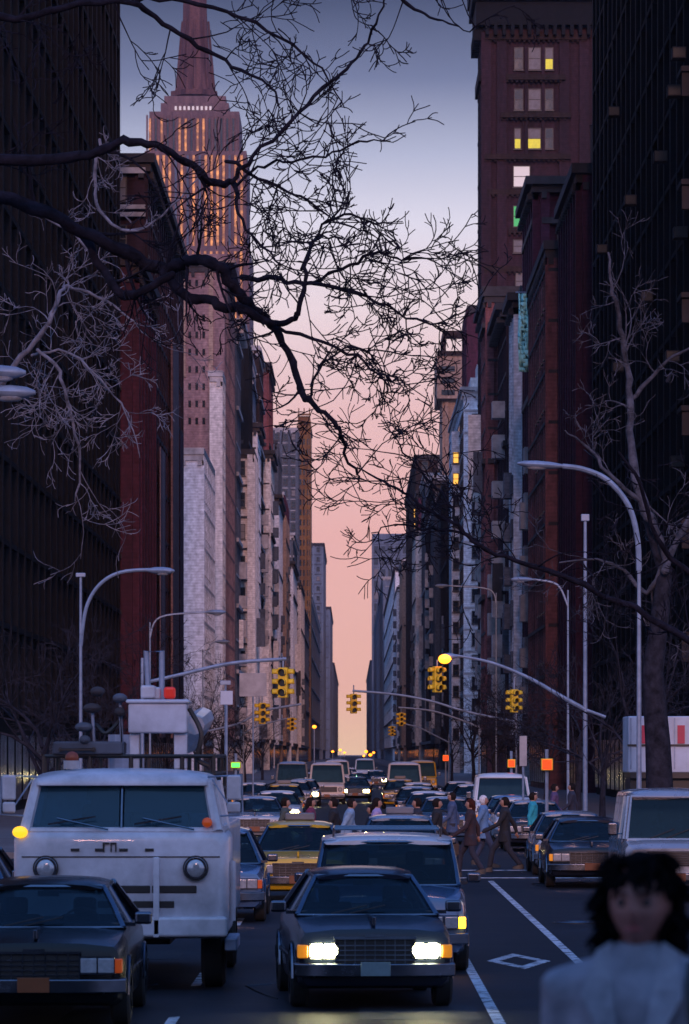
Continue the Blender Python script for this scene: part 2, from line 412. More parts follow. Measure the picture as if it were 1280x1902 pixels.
    if r and h<70:
        wt=MB(); rx=s*min(width*.5,6); ry=min(L*.5,8)
        for a in (-1,1):
            for b in (-1,1): wt.tube([(rx+a,ry+b,h),(rx+a*.9,ry+b*.9,h+2.6)],.12,6)
        wt.disc((rx,ry,h+4),1.6,3,18,'z').disc((rx,ry,h+6.1),1.7,1.2,18,'z',r2=.1)
        wt.build('water_tank',M['dark_brown'],o)
    return o
B=building
# left row
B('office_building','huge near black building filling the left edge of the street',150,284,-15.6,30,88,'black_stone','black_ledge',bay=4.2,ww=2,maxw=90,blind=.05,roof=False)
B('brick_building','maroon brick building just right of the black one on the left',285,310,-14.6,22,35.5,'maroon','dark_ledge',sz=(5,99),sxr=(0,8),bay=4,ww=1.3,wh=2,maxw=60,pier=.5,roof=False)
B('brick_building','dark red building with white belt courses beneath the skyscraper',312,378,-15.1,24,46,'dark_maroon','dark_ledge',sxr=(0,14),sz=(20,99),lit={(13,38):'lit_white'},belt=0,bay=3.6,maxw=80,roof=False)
B('party_wall_building','blank cream slab wall standing left of the street canyon',428,462,-15,12,33,'white_brick','ledge',blank=True,cornice=.25,roof=False,maxw=40)
B('narrow_building','narrow pale building rising just behind the blank cream slab',488,499,-15,1.2,46,'cream','ledge',blank=True,cornice=.3,maxw=40,roof=False)
B('apartment_house','broad mauve brick block with a stepped top under the skyscraper',502,546,-15.2,20,60,'mauve','dark_ledge',sxr=(99,100),bay=4,maxw=60,cornice=.4,roof=False,blank=True)
LOTS_L=[(549,570,0,58,'slate'),(571,592,1.7,43,'cream'),(593,616,0,61,'black_stone'),(617,640,1.2,50,'white_brick'),(641,668,-.2,62,'blue_grey'),(669,700,.3,66,'dark_brown'),(701,730,1.5,52,'cream'),
 (731,770,.4,69,'red_brown'),(771,815,1.1,49,'white_brick'),(816,860,.2,62,'slate'),(861,910,1.0,51,'tan'),(911,970,.1,58,'maroon'),(971,1040,1.2,46,'white_brick'),(1041,1120,.2,56,'slate'),(1121,1200,.9,47,'cream')]
COLN={'slate':'slate grey','cream':'cream stone','black_stone':'black stone','white_brick':'white brick','blue_grey':'blue grey','dark_brown':'dark brown','red_brown':'red brown brick','tan':'tan stone','maroon':'maroon brick','dark_maroon':'dark maroon'}
COLN['pink_brick']='pink brick'
ORD='first second third fourth fifth sixth seventh eighth ninth tenth eleventh twelfth thirteenth fourteenth fifteenth'.split()
def lots(rows,side,base,where):
    q=random.Random(side+9)
    for k,(d0,d1,off,h,wl) in enumerate(rows):
        lg='ledge' if wl in ('slate','black_stone','dark_brown','blue_grey','maroon') and q.random()<.5 else 'dark_ledge'
        o=building('loft_building' if h<56 else 'office_building','%s building, %s along the %s row past the %s'%(COLN[wl],ORD[k],base,where),d0,d1,side*(15-off),20,h,wl,lg,side=side,
            maxw=40,cornice=q.choice([.3,.5,.9,1.3]),belt=q.choice([0,2,3,4]),pier=q.choice([.2,.4,.7]),floor=q.choice([3.4,3.8,4.2]),roof=q.random()<.4,bay=q.choice([3,4,5]))
        L=d1-d0; s_=side
        bc='ledge' if wl in ('slate','black_stone','dark_brown','blue_grey','maroon','dark_maroon','red_brown') else 'slate'
        for j in range(q.choice([1,2,2,3])):
            y=q.uniform(.05,.8)*L; pr=q.uniform(.8,1.5); n=int((h-9)/3.8); z0=q.uniform(5,9); top=q.uniform(.5,1)
            if q.random()<.6:
                for f in range(int(n*top)):
                    xa,xb=sorted((-s_*pr,-s_*.003-s_*.0)); z=z0+f*3.8
                    if f%1==0: MB().box(xa,xb,y,y+2.4,z,z+q.choice([1.6,2.2])).build('bay_window',M[bc],o)
            else:
                xa,xb=sorted((-s_*pr*1.2,-s_*.4)); z=q.uniform(5,h*.6)
                MB().box(xa,xb,y,y+.35,z,z+q.uniform(3,9)).build('blade_sign',M[q.choice([bc,'slate','cream','dark_ledge'])],o,bevel=.03)
lots(LOTS_L,-1,'left','mauve block')
B('apartment_tower','slate blue tower with many small windows left of the gold topped tower',1300,1330,-16.6,7.5,101,'slate','ledge',bay=1.9,ww=1.2,wh=1.8,floor=3.4,shop=False,roof=False,maxw=100,cornice=.3,sz=(55,999))
B('loft_building','grey building at the foot of the gold topped tower',1210,1440,-14.9,20,46,'slate','dark_ledge',belt=3,maxw=30)
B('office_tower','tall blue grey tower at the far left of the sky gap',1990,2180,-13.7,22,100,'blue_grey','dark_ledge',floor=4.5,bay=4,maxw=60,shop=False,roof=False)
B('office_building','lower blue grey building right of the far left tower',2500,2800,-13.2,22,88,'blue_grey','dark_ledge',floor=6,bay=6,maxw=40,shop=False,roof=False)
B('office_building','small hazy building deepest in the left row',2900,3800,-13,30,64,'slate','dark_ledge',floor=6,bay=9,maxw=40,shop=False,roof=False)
B('loft_building','long dark row front between the gold topped and far left towers',1560,1980,-15.3,20,60,'slate','ledge',belt=3,maxw=30,shop=False)
# right row
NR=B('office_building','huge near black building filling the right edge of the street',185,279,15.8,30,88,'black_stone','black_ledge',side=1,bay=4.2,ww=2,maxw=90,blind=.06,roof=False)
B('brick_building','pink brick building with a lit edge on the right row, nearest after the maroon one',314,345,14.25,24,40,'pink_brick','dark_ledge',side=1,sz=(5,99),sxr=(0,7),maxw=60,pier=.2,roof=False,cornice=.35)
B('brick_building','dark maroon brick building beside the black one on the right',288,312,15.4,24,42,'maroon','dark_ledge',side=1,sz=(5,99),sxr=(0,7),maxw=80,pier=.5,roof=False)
LOTS_R=[(347,368,-.2,49,'maroon'),(369,380,.5,42,'white_brick'),(381,405,-.1,44,'black_stone'),(406,430,.3,45,'dark_maroon'),(431,446,1.5,49,'pink_brick'),(447,478,.3,51,'dark_maroon')]
lots(LOTS_R,1,'right','maroon one with ledges')
lots([(657,699,0,44,'dark_brown'),(700,740,.9,47,'slate'),(741,778,-.2,43,'white_brick'),(779,842,.3,53,'dark_brown'),(850,900,.2,58,'slate'),(901,955,1.1,50,'cream'),(956,998,0,61,'maroon')],1,'right','white apartment house')

B('apartment_building','white brick apartment house with square black windows',580,655,15,20,52,'white_brick','ledge',side=1,floor=2.95,bay=3.6,ww=1.9,wh=1.75,sxr=(0,9),lit=None,cornice=.5,maxw=100,roof=False,pier=.02)
B('office_building','dark red slab rising behind the white apartment house',700,730,18.8,14,75.5,'maroon','dark_ledge',side=1,blank=True,shop=False,roof=False,cornice=.2,maxw=30)
B('office_building','dark brown building with orange lit windows right of the sky gap',1000,1190,15,22,72,'dark_brown','dark_ledge',side=1,maxw=60,roof=True)
B('loft_building','pale stone loft building far along the right row',1460,1960,14.7,20,66,'white_brick','dark_ledge',side=1,floor=5,bay=7,belt=2,maxw=50,shop=False)
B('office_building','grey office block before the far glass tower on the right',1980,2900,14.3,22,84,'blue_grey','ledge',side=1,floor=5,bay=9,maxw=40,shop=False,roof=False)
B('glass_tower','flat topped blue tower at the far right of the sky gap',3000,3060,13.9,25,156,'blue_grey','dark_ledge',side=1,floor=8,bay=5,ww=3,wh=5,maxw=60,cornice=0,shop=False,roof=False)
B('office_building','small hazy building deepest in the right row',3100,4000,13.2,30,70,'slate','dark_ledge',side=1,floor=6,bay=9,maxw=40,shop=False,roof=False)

lots([(1200,1270,.8,56,'tan'),(1271,1350,-.1,60,'slate'),(1351,1450,.7,55,'white_brick')],1,'far right','orange lit brown one')
for D_,Y in ((200,108),(203,178),(199,442),(204,672),(201,868),(212,300),(222,560),(235,380),(250,215),(262,470),(246,690)):
    z=CH+(HY-Y)*D_/F; l_=(15.8-15.15)
    a=MB().box(-.95,-.29,0,.9,0,.55).build('air_conditioner',M['dark_ledge'],NR,bevel=.03,loc=(0,D_-185,z))
    MB().box(-.9,-.35,-.02,-.002,.06,.49).build('grille',M['plastic'],a)
for k in range(16):
    z=8+k*5.1; MB().box(-1.0,-.29,9,11.5,z,z+.25).box(-.95,-.35,9.2,9.5,z-1.1,z-.002).build('balcony',M['dark_ledge'],NR,bevel=.03)
# unseen block added behind the viewpoint to shade the near end of the street
rh=empty('shade_block',(0,-16,0),0,'tall unseen house block added behind the viewpoint to shade the near street','building')
MB().box(-19,19,-14,0,-.2,25.5).build('wall',M['dark_brown'],rh); MB().box(-19.6,19.6,-14.6,.7,25.502,26.3).build('cornice',M['dark_ledge'],rh)
for k in range(9):
    for f in range(6):
        wm,pn=wmeshes(1.5,2.2,'glass_dark','frame'); q=bpy.data.objects.new('window',wm); col.objects.link(q); q.parent=rh; q.location=(-16+k*4,.002,3.5+f*3.9); q.rotation_euler=(0,0,math.pi)
        r_=bpy.data.objects.new('pane',pn); col.objects.link(r_); r_.parent=q
# corniced tower on the right with lit windows
def pxbox(mb,X0,X1,Y0,Y1,D,d0,d1,mi=0):
    """a box at depth D given by photo edges, in world metres; d0..d1 is its depth range relative to D"""
    a=P(X0,Y0,D); b=P(X1,Y1,D); mb.box(min(a.x,b.x),max(a.x,b.x),D+d0,D+d1,min(a.z,b.z),max(a.z,b.z),mi); return mb
D=500
tw=empty('corniced_tower',(15.3,D,0),0,'tall dark tower with jutting black cornice and lit windows on the right','building')
def W2L(mb,o): 
    l=o.location; mb.v=[(v[0]-l.x,v[1]-l.y,v[2]-l.z) for v in mb.v]; return mb
w_=MB(); w_.box(15.3,28.2,D,D+14,0,92)
for X in (903,932,1048,1085): pxbox(w_,X-9,X+9,60,700,D,-.45,-.001)
for X in (978,1009): pxbox(w_,X-3,X+3,88,290,D,-.3,-.001)
for k in range(4): w_.box(14.9,15.299,D+k*3.7+.1,D+k*3.7+1.3,5,86)
W2L(w_,tw).build('wall',M['dark_maroon'],tw)
c_=MB()
c_.box(13.7,30,D-2,D+15,91.5,93).box(13.9,30,D-1.6,D+15,90,91.498).box(14.3,29,D-1.1,D+14.5,87.2,89.998)
for k in range(14): c_.box(15.4+k*.98,15.8+k*.98,D-1.5,D-.05,86,87.198)
for k in range(9): c_.box(14.1,15.2,D+k*1.6,D+k*1.6+.5,85.6,87.198)
c_.box(14.6,15.3,D-.4,D+14,80.8,82.2)
W2L(c_,tw).build('cornice',M['black_stone'],tw)
l_=MB()
for Y,a,b,dp in ((70,900,1090,.7),(145,940,1050,.9),(215,930,1060,.9),(292,900,1060,.8),(357,905,1040,.4),(428,945,992,.4),(500,900,1000,.5),(570,900,1000,.4)):
    pxbox(l_,a,b,Y-5,Y+5,D,-dp,-.47)
    for k in range(int((b-a)/9)): pxbox(l_,a+k*9,a+k*9+4,Y+5,Y+9,D,-dp*.8,-.47)
for k in range(8): l_.box(14.9,15.3,D+.3,D+14,44+k*5.2,44.35+k*5.2)
W2L(l_,tw).build('ledges',M['dark_brown'],tw)
wins=[(955,972,88,130,'glass_dark'),(981,1005,88,130,'blind'),(1012,1028,88,130,'lit_yellow'),
 (955,972,165,205,'glass_dark'),(981,1005,165,205,'blind'),(1012,1028,165,205,'glass_dark'),
 (955,968,238,277,'lit_yellow'),(977,1005,238,277,'lit_yellow'),(1012,1028,238,277,'glass_dark'),
 (953,985,308,348,'lit_white'),(953,987,382,422,'lit_green'),(953,987,445,470,'blind'),(957,992,505,540,'blind'),(953,990,575,620,'glass_dark')]
for X0,X1,Y0,Y1,g in wins:
    c=P((X0+X1)/2,(Y0+Y1)/2,D); w=(X1-X0)*D/F; h=(Y1-Y0)*D/F
    wm,pn=wmeshes(w,h,g,'frame')
    q=bpy.data.objects.new('window',wm); col.objects.link(q); q.parent=tw; q.location=(c.x-15.3,-.003,c.z)
    r_=bpy.data.objects.new('pane',pn if g not in('lit_yellow',) else MB().box(-w/2+.09,w/2-.09,-.07,-.02,-h/2+.09,-h*.02).mesh('pane',M['lit_yellow'])); col.objects.link(r_); r_.parent=q
    if g=='lit_yellow':
        z_=MB().box(-w/2+.09,w/2-.09,-.06,-.02,.02,h/2-.09).build('blind',M['blind'],q)

# penthouse and lit windows on the white apartment house
D=580
ph=empty('roof_penthouse',(17.5,D+.6,52.15),0,'small stepped white penthouse on top of the white apartment house','building')
MB().box(-1.6,1.6,0,10,0,1.3).box(-.7,1.6,.5,9,1.3,3.2).box(.3,1.6,1,8,3.2,4.1).build('wall',M['cream'],ph,bevel=.03)
MB().box(-.3,.5,.42,.498,1.6,2.9).build('window',M['lit_orange'],ph)
wb=[o for o in bpy.data.objects if o.get('label','').startswith('white brick apartment')][0]
bm0=MB().box(-1.25,-.03,18,34,0,47.5); bay_=bm0.build('corner_bay',M['white_brick'],wb)
for k in range(14):
    z=5.5+k*2.95; g=('lit_orange' if k in (13,12) else 'glass_dark')
    wm,pn=wmeshes(.85,1.6,g,'frame'); q=bpy.data.objects.new('bay_window',wm); col.objects.link(q); q.parent=bay_; q.location=(-.66,17.998,z)
    r_=bpy.data.objects.new('pane',pn); col.objects.link(r_); r_.parent=q
db=[o for o in bpy.data.objects if o.get('label','').startswith('dark brown building with orange')][0]
for k,z in enumerate((55,58.7,46)):
    MB().box(-.42,-.3,14+k*3,17+k*3,z,z+2).build('window',M['lit_orange'],db)

# open-crowned tower
D=800
ct=empty('crowned_tower',((822-CX)*D/F,D,0),0,'slim dark tower with an open square frame on its roof','building')
m_=MB()
pxbox(m_,822,905,740,1400,D,2,26); 
m_.v=[(v[0],v[1],max(v[2],0)) for v in m_.v]
pxbox(m_,812,905,660,740,D,0,28)
for X in (830,850,870): pxbox(m_,X-3,X+3,745,1300,D,1.5,1.999)
W2L(m_,ct).build('wall',M['tan'],ct)
m_=MB(); pxbox(m_,823,829,625,660,D,2,3); pxbox(m_,866,905,575,660,D,2,12); pxbox(m_,823,866,612,625,D,2,5); pxbox(m_,812,866,652,660,D,-.5,-.02); pxbox(m_,823,829,625,660,D,20,21); pxbox(m_,823,829,612,624,D,5.01,21)
W2L(m_,ct).build('roof_frame',M['dark_brown'],ct)
m_=MB()
for k in range(3): pxbox(m_,820,845,680+k*22,690+k*22,D,-.08,-.002)
W2L(m_,ct).build('window',M['glass_dark'],ct)

# gold topped slim tower
D=1450
gt_=empty('gold_topped_tower',(-14.1,D,0),0,'slim brown tower with an ornate gold top beside the sky gap','building')
m_=MB(); m_.box(-18.5,-14.1,D,D+40,0,112)
for X in (555,561,567,573): pxbox(m_,X-.9,X+.9,812,1300,D,-.5,-.001)
W2L(m_,gt_).build('wall',M['gold_brown'],gt_)
m_=MB()
m_.box(-18.8,-13.8,D-.6,D+40,111.8,113)
for X in (554,558.5,563,567.5,572,576): pxbox(m_,X-.6,X+.6,775,812,D,-.5,.4)
for Y in (770,783,797): pxbox(m_,553,577.5,Y-1.6,Y+1.6,D,-.7,.5)
m_.box(-18.3,-14.3,D+1,D+39,113,116.5)
for X in (555,565,575): pxbox(m_,X-1,X+1,758,769,D,-.2,.8)
W2L(m_,gt_).build('crown',M['gold_brown'],gt_)
for k in range(28):
    for a in (-17.6,-16.2,-14.9):
        wo_=bpy.data.objects.new('window',WM.setdefault(('gt',),(MB().box(-.42,.42,-.1,0,-1,1).mesh('window',M['glass_dark']),))[0]); col.objects.link(wo_); wo_.parent=gt_
        wo_.location=(a+14.1,-.003,16+k*3.4)

# art deco skyscraper
D=2100
es=empty('stepped_skyscraper',((360-CX)*D/F,D,0),0,'huge stepped skyscraper with a mast and vertical window bands with gold reflections painted in','building')
m_=MB()
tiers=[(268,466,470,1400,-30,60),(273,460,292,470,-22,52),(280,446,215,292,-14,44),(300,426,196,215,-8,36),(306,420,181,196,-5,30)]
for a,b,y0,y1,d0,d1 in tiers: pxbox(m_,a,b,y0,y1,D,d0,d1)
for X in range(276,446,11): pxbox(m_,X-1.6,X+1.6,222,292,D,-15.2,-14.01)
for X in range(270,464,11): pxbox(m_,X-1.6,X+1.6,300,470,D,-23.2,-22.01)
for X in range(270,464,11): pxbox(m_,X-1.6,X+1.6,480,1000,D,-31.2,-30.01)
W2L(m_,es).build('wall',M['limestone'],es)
m_=MB()
def oct_(X0,X1,Y): 
    a=P(X0,Y,D+12); b=P(X1,Y,D+12); c=(a+b)/2; r=(b.x-a.x)/2
    return [Vector((c.x+r*math.cos(R(22.5+45*k))*1.08,c.y+r*math.sin(R(22.5+45*k))*1.08,a.z)) for k in range(8)]
m_.loft([oct_(318,404,181),oct_(318,404,172)]); m_.loft([oct_(326,398,172),oct_(328,395,160),oct_(335,389,110),oct_(340,385,40),oct_(342,382,-60),oct_(347,378,-120)])
m_.loft([oct_(355,370,-120),oct_(361,364,-260)])
for k in range(8):
    a=R(45*k); c0=(P(330,168,D+12)+P(396,168,D+12))/2; r0=9; r1=6.4
    c1=P(362.5,40,D+12)
    m_.tube([c0+Vector((math.cos(a)*r0,math.sin(a)*r0,0)),Vector((c0.x+math.cos(a)*r1,c0.y+math.sin(a)*r1,c1.z))],[.9,.5],6)
W2L(m_,es).build('mast',wallmat('reddish mast metal',(.10,.04,.045),c2=(.2,.09,.08)),es)
M['band_warm']=mat('gold reflection window band',(.3,.12,.04),.4,var=0,emit=(1,.36,.10),es=.8)  # golden reflection in the window bands, painted in as emission
def band_mat():
    m=M['band_warm']; t=m.node_tree; b=t.nodes['Principled BSDF']
    tcx=t.nodes.new('ShaderNodeTexCoord'); n=t.nodes.new('ShaderNodeTexNoise'); n.inputs['Scale'].default_value=.16; n.inputs['Detail'].default_value=8; n.inputs['Roughness'].default_value=.8
    br=t.nodes.new('ShaderNodeTexWave'); br.bands_direction='Z'; br.inputs['Scale'].default_value=.085
    t.links.new(tcx.outputs['Object'],n.inputs['Vector']); t.links.new(tcx.outputs['Object'],br.inputs['Vector'])
    r=t.nodes.new('ShaderNodeMapRange'); r.inputs['From Min'].default_value=.42; r.inputs['From Max'].default_value=.62; r.inputs['To Max'].default_value=1.0
    t.links.new(n.outputs[0],r.inputs['Value'])
    r2=t.nodes.new('ShaderNodeMapRange'); r2.inputs['To Min'].default_value=.55
    t.links.new(br.outputs['Fac'],r2.inputs['Value'])
    mu=t.nodes.new('ShaderNodeMath'); mu.operation='MULTIPLY'; t.links.new(r.outputs[0],mu.inputs[0]); t.links.new(r2.outputs[0],mu.inputs[1]); m2=t.nodes.new('ShaderNodeMath'); m2.operation='MULTIPLY'; m2.inputs[1].default_value=.95; t.links.new(mu.outputs[0],m2.inputs[0]); t.links.new(m2.outputs[0],b.inputs['Emission Strength'])
band_mat()
rr=random.Random(3)
for k,X in enumerate(list(range(281,446,11))):
    m_=MB(); pxbox(m_,X-2.0,X+2.0,228,290,D,-14.4,-14.0); W2L(m_,es).build('window_band',M['band_warm'] if rr.random()<.4 else M['glass_dark'],es)
for k,X in enumerate(list(range(275,460,11))):
    m_=MB(); pxbox(m_,X-2.2,X+2.2,300,468,D,-22.4,-22.0); W2L(m_,es).build('window_band',M['band_warm'] if (k<5 or k>9 or rr.random()<.4) and rr.random()<.9 else M['blue_grey'],es)
for k,X in enumerate(list(range(275,460,11))):
    m_=MB(); pxbox(m_,X-2.2,X+2.2,480,1000,D,-30.4,-30.0); W2L(m_,es).build('window_band',M['band_warm'],es)
m_=MB()
for X in range(326,392,8): pxbox(m_,X,X+4,202,209,D,-8.4,-8.01)
W2L(m_,es).build('window',M['lit_white'],es)
# mauve block's stepped top, belt courses on the dark red building
D=502
st=[o for o in bpy.data.objects if o.get('label','').startswith('broad mauve')][0]
m_=MB(); pxbox(m_,345,434,466,484,D,3,30); W2L(m_,st).build('roof_block',M['mauve'],st)
m_=MB(); pxbox(m_,337,345,505,700,D,-.3,-.01); pxbox(m_,388,396,500,830,D,-.2,-.01); pxbox(m_,343,436,478,483,D,2.4,2.99); W2L(m_,st).build('pilaster',M['tan'],st)
for r_ in range(9):
    for c_i in range(3):
        m_=MB(); pxbox(m_,350+c_i*13,355+c_i*13,520+r_*32,532+r_*32,D,-.08,-.002); W2L(m_,st).build('window',M['glass_dark'],st)
D=312
st=[o for o in bpy.data.objects if o.get('label','').startswith('dark red building')][0]
m_=MB()
for Y0,Y1 in ((313,324),(382,390),(396,404)): pxbox(m_,150,271,Y0,Y1,D,-.7,-.5)
W2L(m_,st).build('belt_course',M['ledge'],st)
for y0_,y1_,pr_,mm in ((14,22,1.0,'mauve'),(34,46,1.3,'limestone'),(52,60,.8,'maroon')):
    MB().box(.5,pr_*.3+.28,y0_,y1_,4,(26,36,30)[(14,34,52).index(y0_)]).build('oriel',M[mm],st)
# mint banner
m_=MB(); D=344.6
rows=[]
for i in range(19):
    Y=545+i*8.1; row=[]
    for j in range(7):
        p=P(963+j*4.3+.8*math.sin(i*.45),Y,D); p.y+=.07*math.sin(j*2.1+i*.25); row.append(p)
    rows.append(row)
for i in range(18):
    for j in range(6): m_.quad([rows[i][j],rows[i][j+1],rows[i+1][j+1],rows[i+1][j]])
bn=m_.build('hanging_banner',M['mint'],None,smooth=True); so_=bn.modifiers.new('thick','SOLIDIFY'); so_.thickness=.03
tag(bn,'mint green cloth banner hanging down the right-hand facades','banner')
pl_=MB().tube([P(960,543,D)+Vector((-.1,0,0)),P(992,543,D)+Vector((.6,0,0))],.05,8).build('banner_pole',M['steel'],bn)

# ------------------------------------------------------------------ trees
def grow(mb, p, d, L, r, depth, rnd, n=5, droop=0, spread=.6, kids=(2,4), flat=.6, minr=.008):
    segs=5; pts=[p.copy()]; rad=[r]; q=p.copy(); dd=d.normalized(); cu=Vector((rnd.gauss(0,.13),rnd.gauss(0,.08),rnd.gauss(.03,.13)))
    for i in range(segs):
        dd=(dd+Vector((rnd.gauss(0,.11),rnd.gauss(0,.11*flat),rnd.gauss(0,.11)+droop))+cu).normalized()
        q=q+dd*(L/segs); pts.append(q.copy()); rad.append(max(minr,r*(1-.7*(i+1)/segs)))
    mb.tube(pts,rad,n if depth>1 else 3)
    if depth<=0: return
    for k in range(rnd.randint(*kids)):
        t=rnd.uniform(.25,1); i=min(segs-1,int(t*segs)); b=pts[i].lerp(pts[i+1],t*segs-i)
        ax=(pts[i+1]-pts[i]).normalized()
        s=Vector((rnd.uniform(-1,1),rnd.uniform(-1,1)*flat,rnd.uniform(-1,1))); s=(s-ax*s.dot(ax)).normalized()
        nd=(ax*(1-spread*.5)+s*spread*.85).normalized()
        grow(mb,b,nd,L*rnd.uniform(.45,.75),max(minr,rad[i]*.6),depth-1,rnd,n,droop,spread,kids,flat,minr)
def bough(mb, pts, D, rnd, twigs=10, tl=1.4, depth=3, dj=1.5, droop=0, n=8, tr=.35, bias=None, kids=(2,3), d1=None):
    """pts: photo x, y, width in px; the bough wanders in depth by dj metres"""
    d1 = D if d1 is None else d1
    P3=[]; Rr=[]; ph=rnd.uniform(0,6)
    N=len(pts)
    for i,(X,Y,w) in enumerate(pts):
        d=D+(d1-D)*i/max(1,N-1)+math.sin(ph+i*.9)*dj*.3
        P3.append(P(X,Y,d)); Rr.append(w*D/F/2)
    # catmull-rom smoothing
    sp=[]; sr=[]
    for i in range(N-1):
        a=P3[max(i-1,0)]; b=P3[i]; c=P3[i+1]; e=P3[min(i+2,N-1)]
        for k in range(4):
            t=k/4; sp.append(.5*((2*b)+(c-a)*t+(2*a-5*b+4*c-e)*t*t+(-a+3*b-3*c+e)*t**3)); sr.append(Rr[i]*(1-t)+Rr[i+1]*t)
    sp.append(P3[-1]); sr.append(Rr[-1])
    for i in range(1,len(sp)-1):
        sp[i]=sp[i]+Vector((rnd.gauss(0,.02),rnd.gauss(0,.04),rnd.gauss(0,.02))); sr[i]*=rnd.uniform(.88,1.15)
    mb.tube(sp,sr,n,round_ends=True)
    for k in range(int(twigs*.62)):
        i=rnd.randint(int(len(sp)*.1),len(sp)-2); ax=(sp[i+1]-sp[i]).normalized()
        s=Vector((rnd.uniform(-1,1),rnd.uniform(-.6,.6),rnd.uniform(-1,1)))
        if bias: s+=Vector(bias)
        d=(ax*.6+s.normalized()*.8)
        grow(mb,sp[i],d,tl*.88*rnd.uniform(.5,1.1),max(.012,sr[i]*tr),depth,rnd,droop=droop,kids=kids)
rnd=random.Random(11)
# left tree: trunk out of frame, boughs sweep over the street
lt=empty('bare_tree',(-9.6,60,.13),0,'bare tree whose thick dark boughs sweep over the street from the upper left','tree')
tk=MB(); tk.tube([(-9.6,60,.1),(-9.6,60,.5),(-9.5,60.1,3),(-9.2,60,5),(-8.7,60,7.2),(-8.4,60,10),(-8.2,60,14)],[.55,.42,.36,.33,.3,.22,.1],12)
W2L(tk,lt).build('trunk',M['bark'],lt,smooth=True)
c1=MB(); D=60
o0=P3_=None
bough(c1,[(-505,560,40),(-300,420,34),(-120,350,28),(60,385,26),(150,430,26),(235,470,27),(300,500,27),(335,492,22),(372,482,20),(410,500,22),(440,540,20),(470,570,18),(505,600,16),(535,655,14),(560,715,14),(572,745,12),(612,775,9),(632,800,8),(640,838,6),(665,880,4),(668,910,2)],D,rnd,26,1.3,3,kids=(2,3))
bough(c1,[(300,500,18),(340,545,18),(395,562,18),(450,575,20),(505,600,14)],D,rnd,3,1.0,2)
bough(c1,[(150,430,14),(190,500,16),(230,545,18),(270,540,14),(320,510,14)],D,rnd,4,.9,2)
bough(c1,[(-480,330,26),(-200,290,22),(60,300,20),(170,285,18),(230,262,16),(290,270,14),(345,300,14),(400,338,14),(432,338,13),(442,372,7),(455,420,5),(500,470,4),(560,510,2)],D-2,rnd,16,1.4,3)
bough(c1,[(432,338,9),(470,290,8),(540,225,7),(600,165,7),(650,120,6),(680,75,5),(705,30,4),(720,-30,3)],D-2,rnd,12,1.1,3)
bough(c1,[(420,300,7),(500,340,6),(560,365,5),(610,400,4),(670,430,3)],D-2,rnd,14,1.2,3)
bough(c1,[(-400,120,22),(-100,40,18),(60,30,14),(120,12,12),(240,5,12),(300,40,10),(370,85,9),(430,120,7),(500,160,5),(520,200,3)],D+2,rnd,18,1.5,3,droop=-.03)
bough(c1,[(240,5,9),(320,0,8),(420,20,8),(520,70,6),(600,130,4),(640,200,2)],D+2,rnd,12,1.3,3)
bough(c1,[(-300,-160,18),(100,-80,14),(350,-60,11),(560,-50,10),(700,-20,8),(760,10,7),(800,30,5),(850,50,3),(885,55,2)],D+3,rnd,14,1.1,3,droop=-.06)
bough(c1,[(505,600,12),(535,600,11),(556,575,10),(566,520,8),(572,460,7),(600,440,4),(640,445,3)],D,rnd,8,1.1,3)
bough(c1,[(450,515,12),(520,520,9),(580,525,8),(660,545,7),(720,570,5),(790,600,4),(830,600,2)],D+1,rnd,26,1.1,3)
bough(c1,[(580,525,6),(650,490,6),(700,470,5),(750,480,4),(805,480,3)],D+1,rnd,20,1.0,3)
bough(c1,[(520,610,7),(600,640,6),(680,670,5),(720,720,3),(760,735,2)],D,rnd,16,1.0,3)
bough(c1,[(560,500,6),(590,430,5),(640,400,5),(700,420,4),(740,405,2)],D+1,rnd,16,1.0,3)
bough(c1,[(440,345,6),(480,310,5),(540,300,5),(600,290,4),(660,265,4),(725,262,2)],D-2,rnd,10,.8,2)
bough(c1,[(572,745,6),(590,690,5),(640,650,4),(700,650,3),(780,660,2)],D,rnd,12,1.0,3)
W2L(c1,lt).build('crown',M['bark'],lt,smooth=True,angle=60)
# pale limbed tree on the left pavement
pt=empty('bare_tree',(-9.2,95,.13),0,'bare pale barked tree against the dark buildings on the left','tree')
tk=MB().tube([(-9.2,95,.1),(-9.2,95,3),(-9,95,6),(-8.6,95,8.8)],[.3,.24,.2,.12],10); W2L(tk,pt).build('trunk',M['bark_pale'],pt,smooth=True)
c1=MB(); D=95
bough(c1,[(-70,860,14),(0,720,11),(55,650,10),(90,600,9),(112,550,8),(125,535,7),(180,550,6),(240,590,4),(270,620,3)],D,rnd,22,1.6,3)
bough(c1,[(70,650,7),(110,690,7),(130,760,6),(150,850,5),(140,930,3)],D,rnd,20,1.6,3,droop=-.05)
bough(c1,[(60,660,6),(130,655,5),(200,720,4),(240,780,3),(260,850,2)],D,rnd,20,1.4,3,droop=-.05)
bough(c1,[(-70,420,9),(0,370,7),(60,390,6),(130,430,5),(185,490,4)],D,rnd,5,1.2,2)
bough(c1,[(185,260,6),(178,330,7),(185,390,6),(240,430,5),(300,400,4),(370,330,3)],D,rnd,10,1,3)
W2L(c1,pt).build('crown',M['bark_pale'],pt,smooth=True,angle=60)
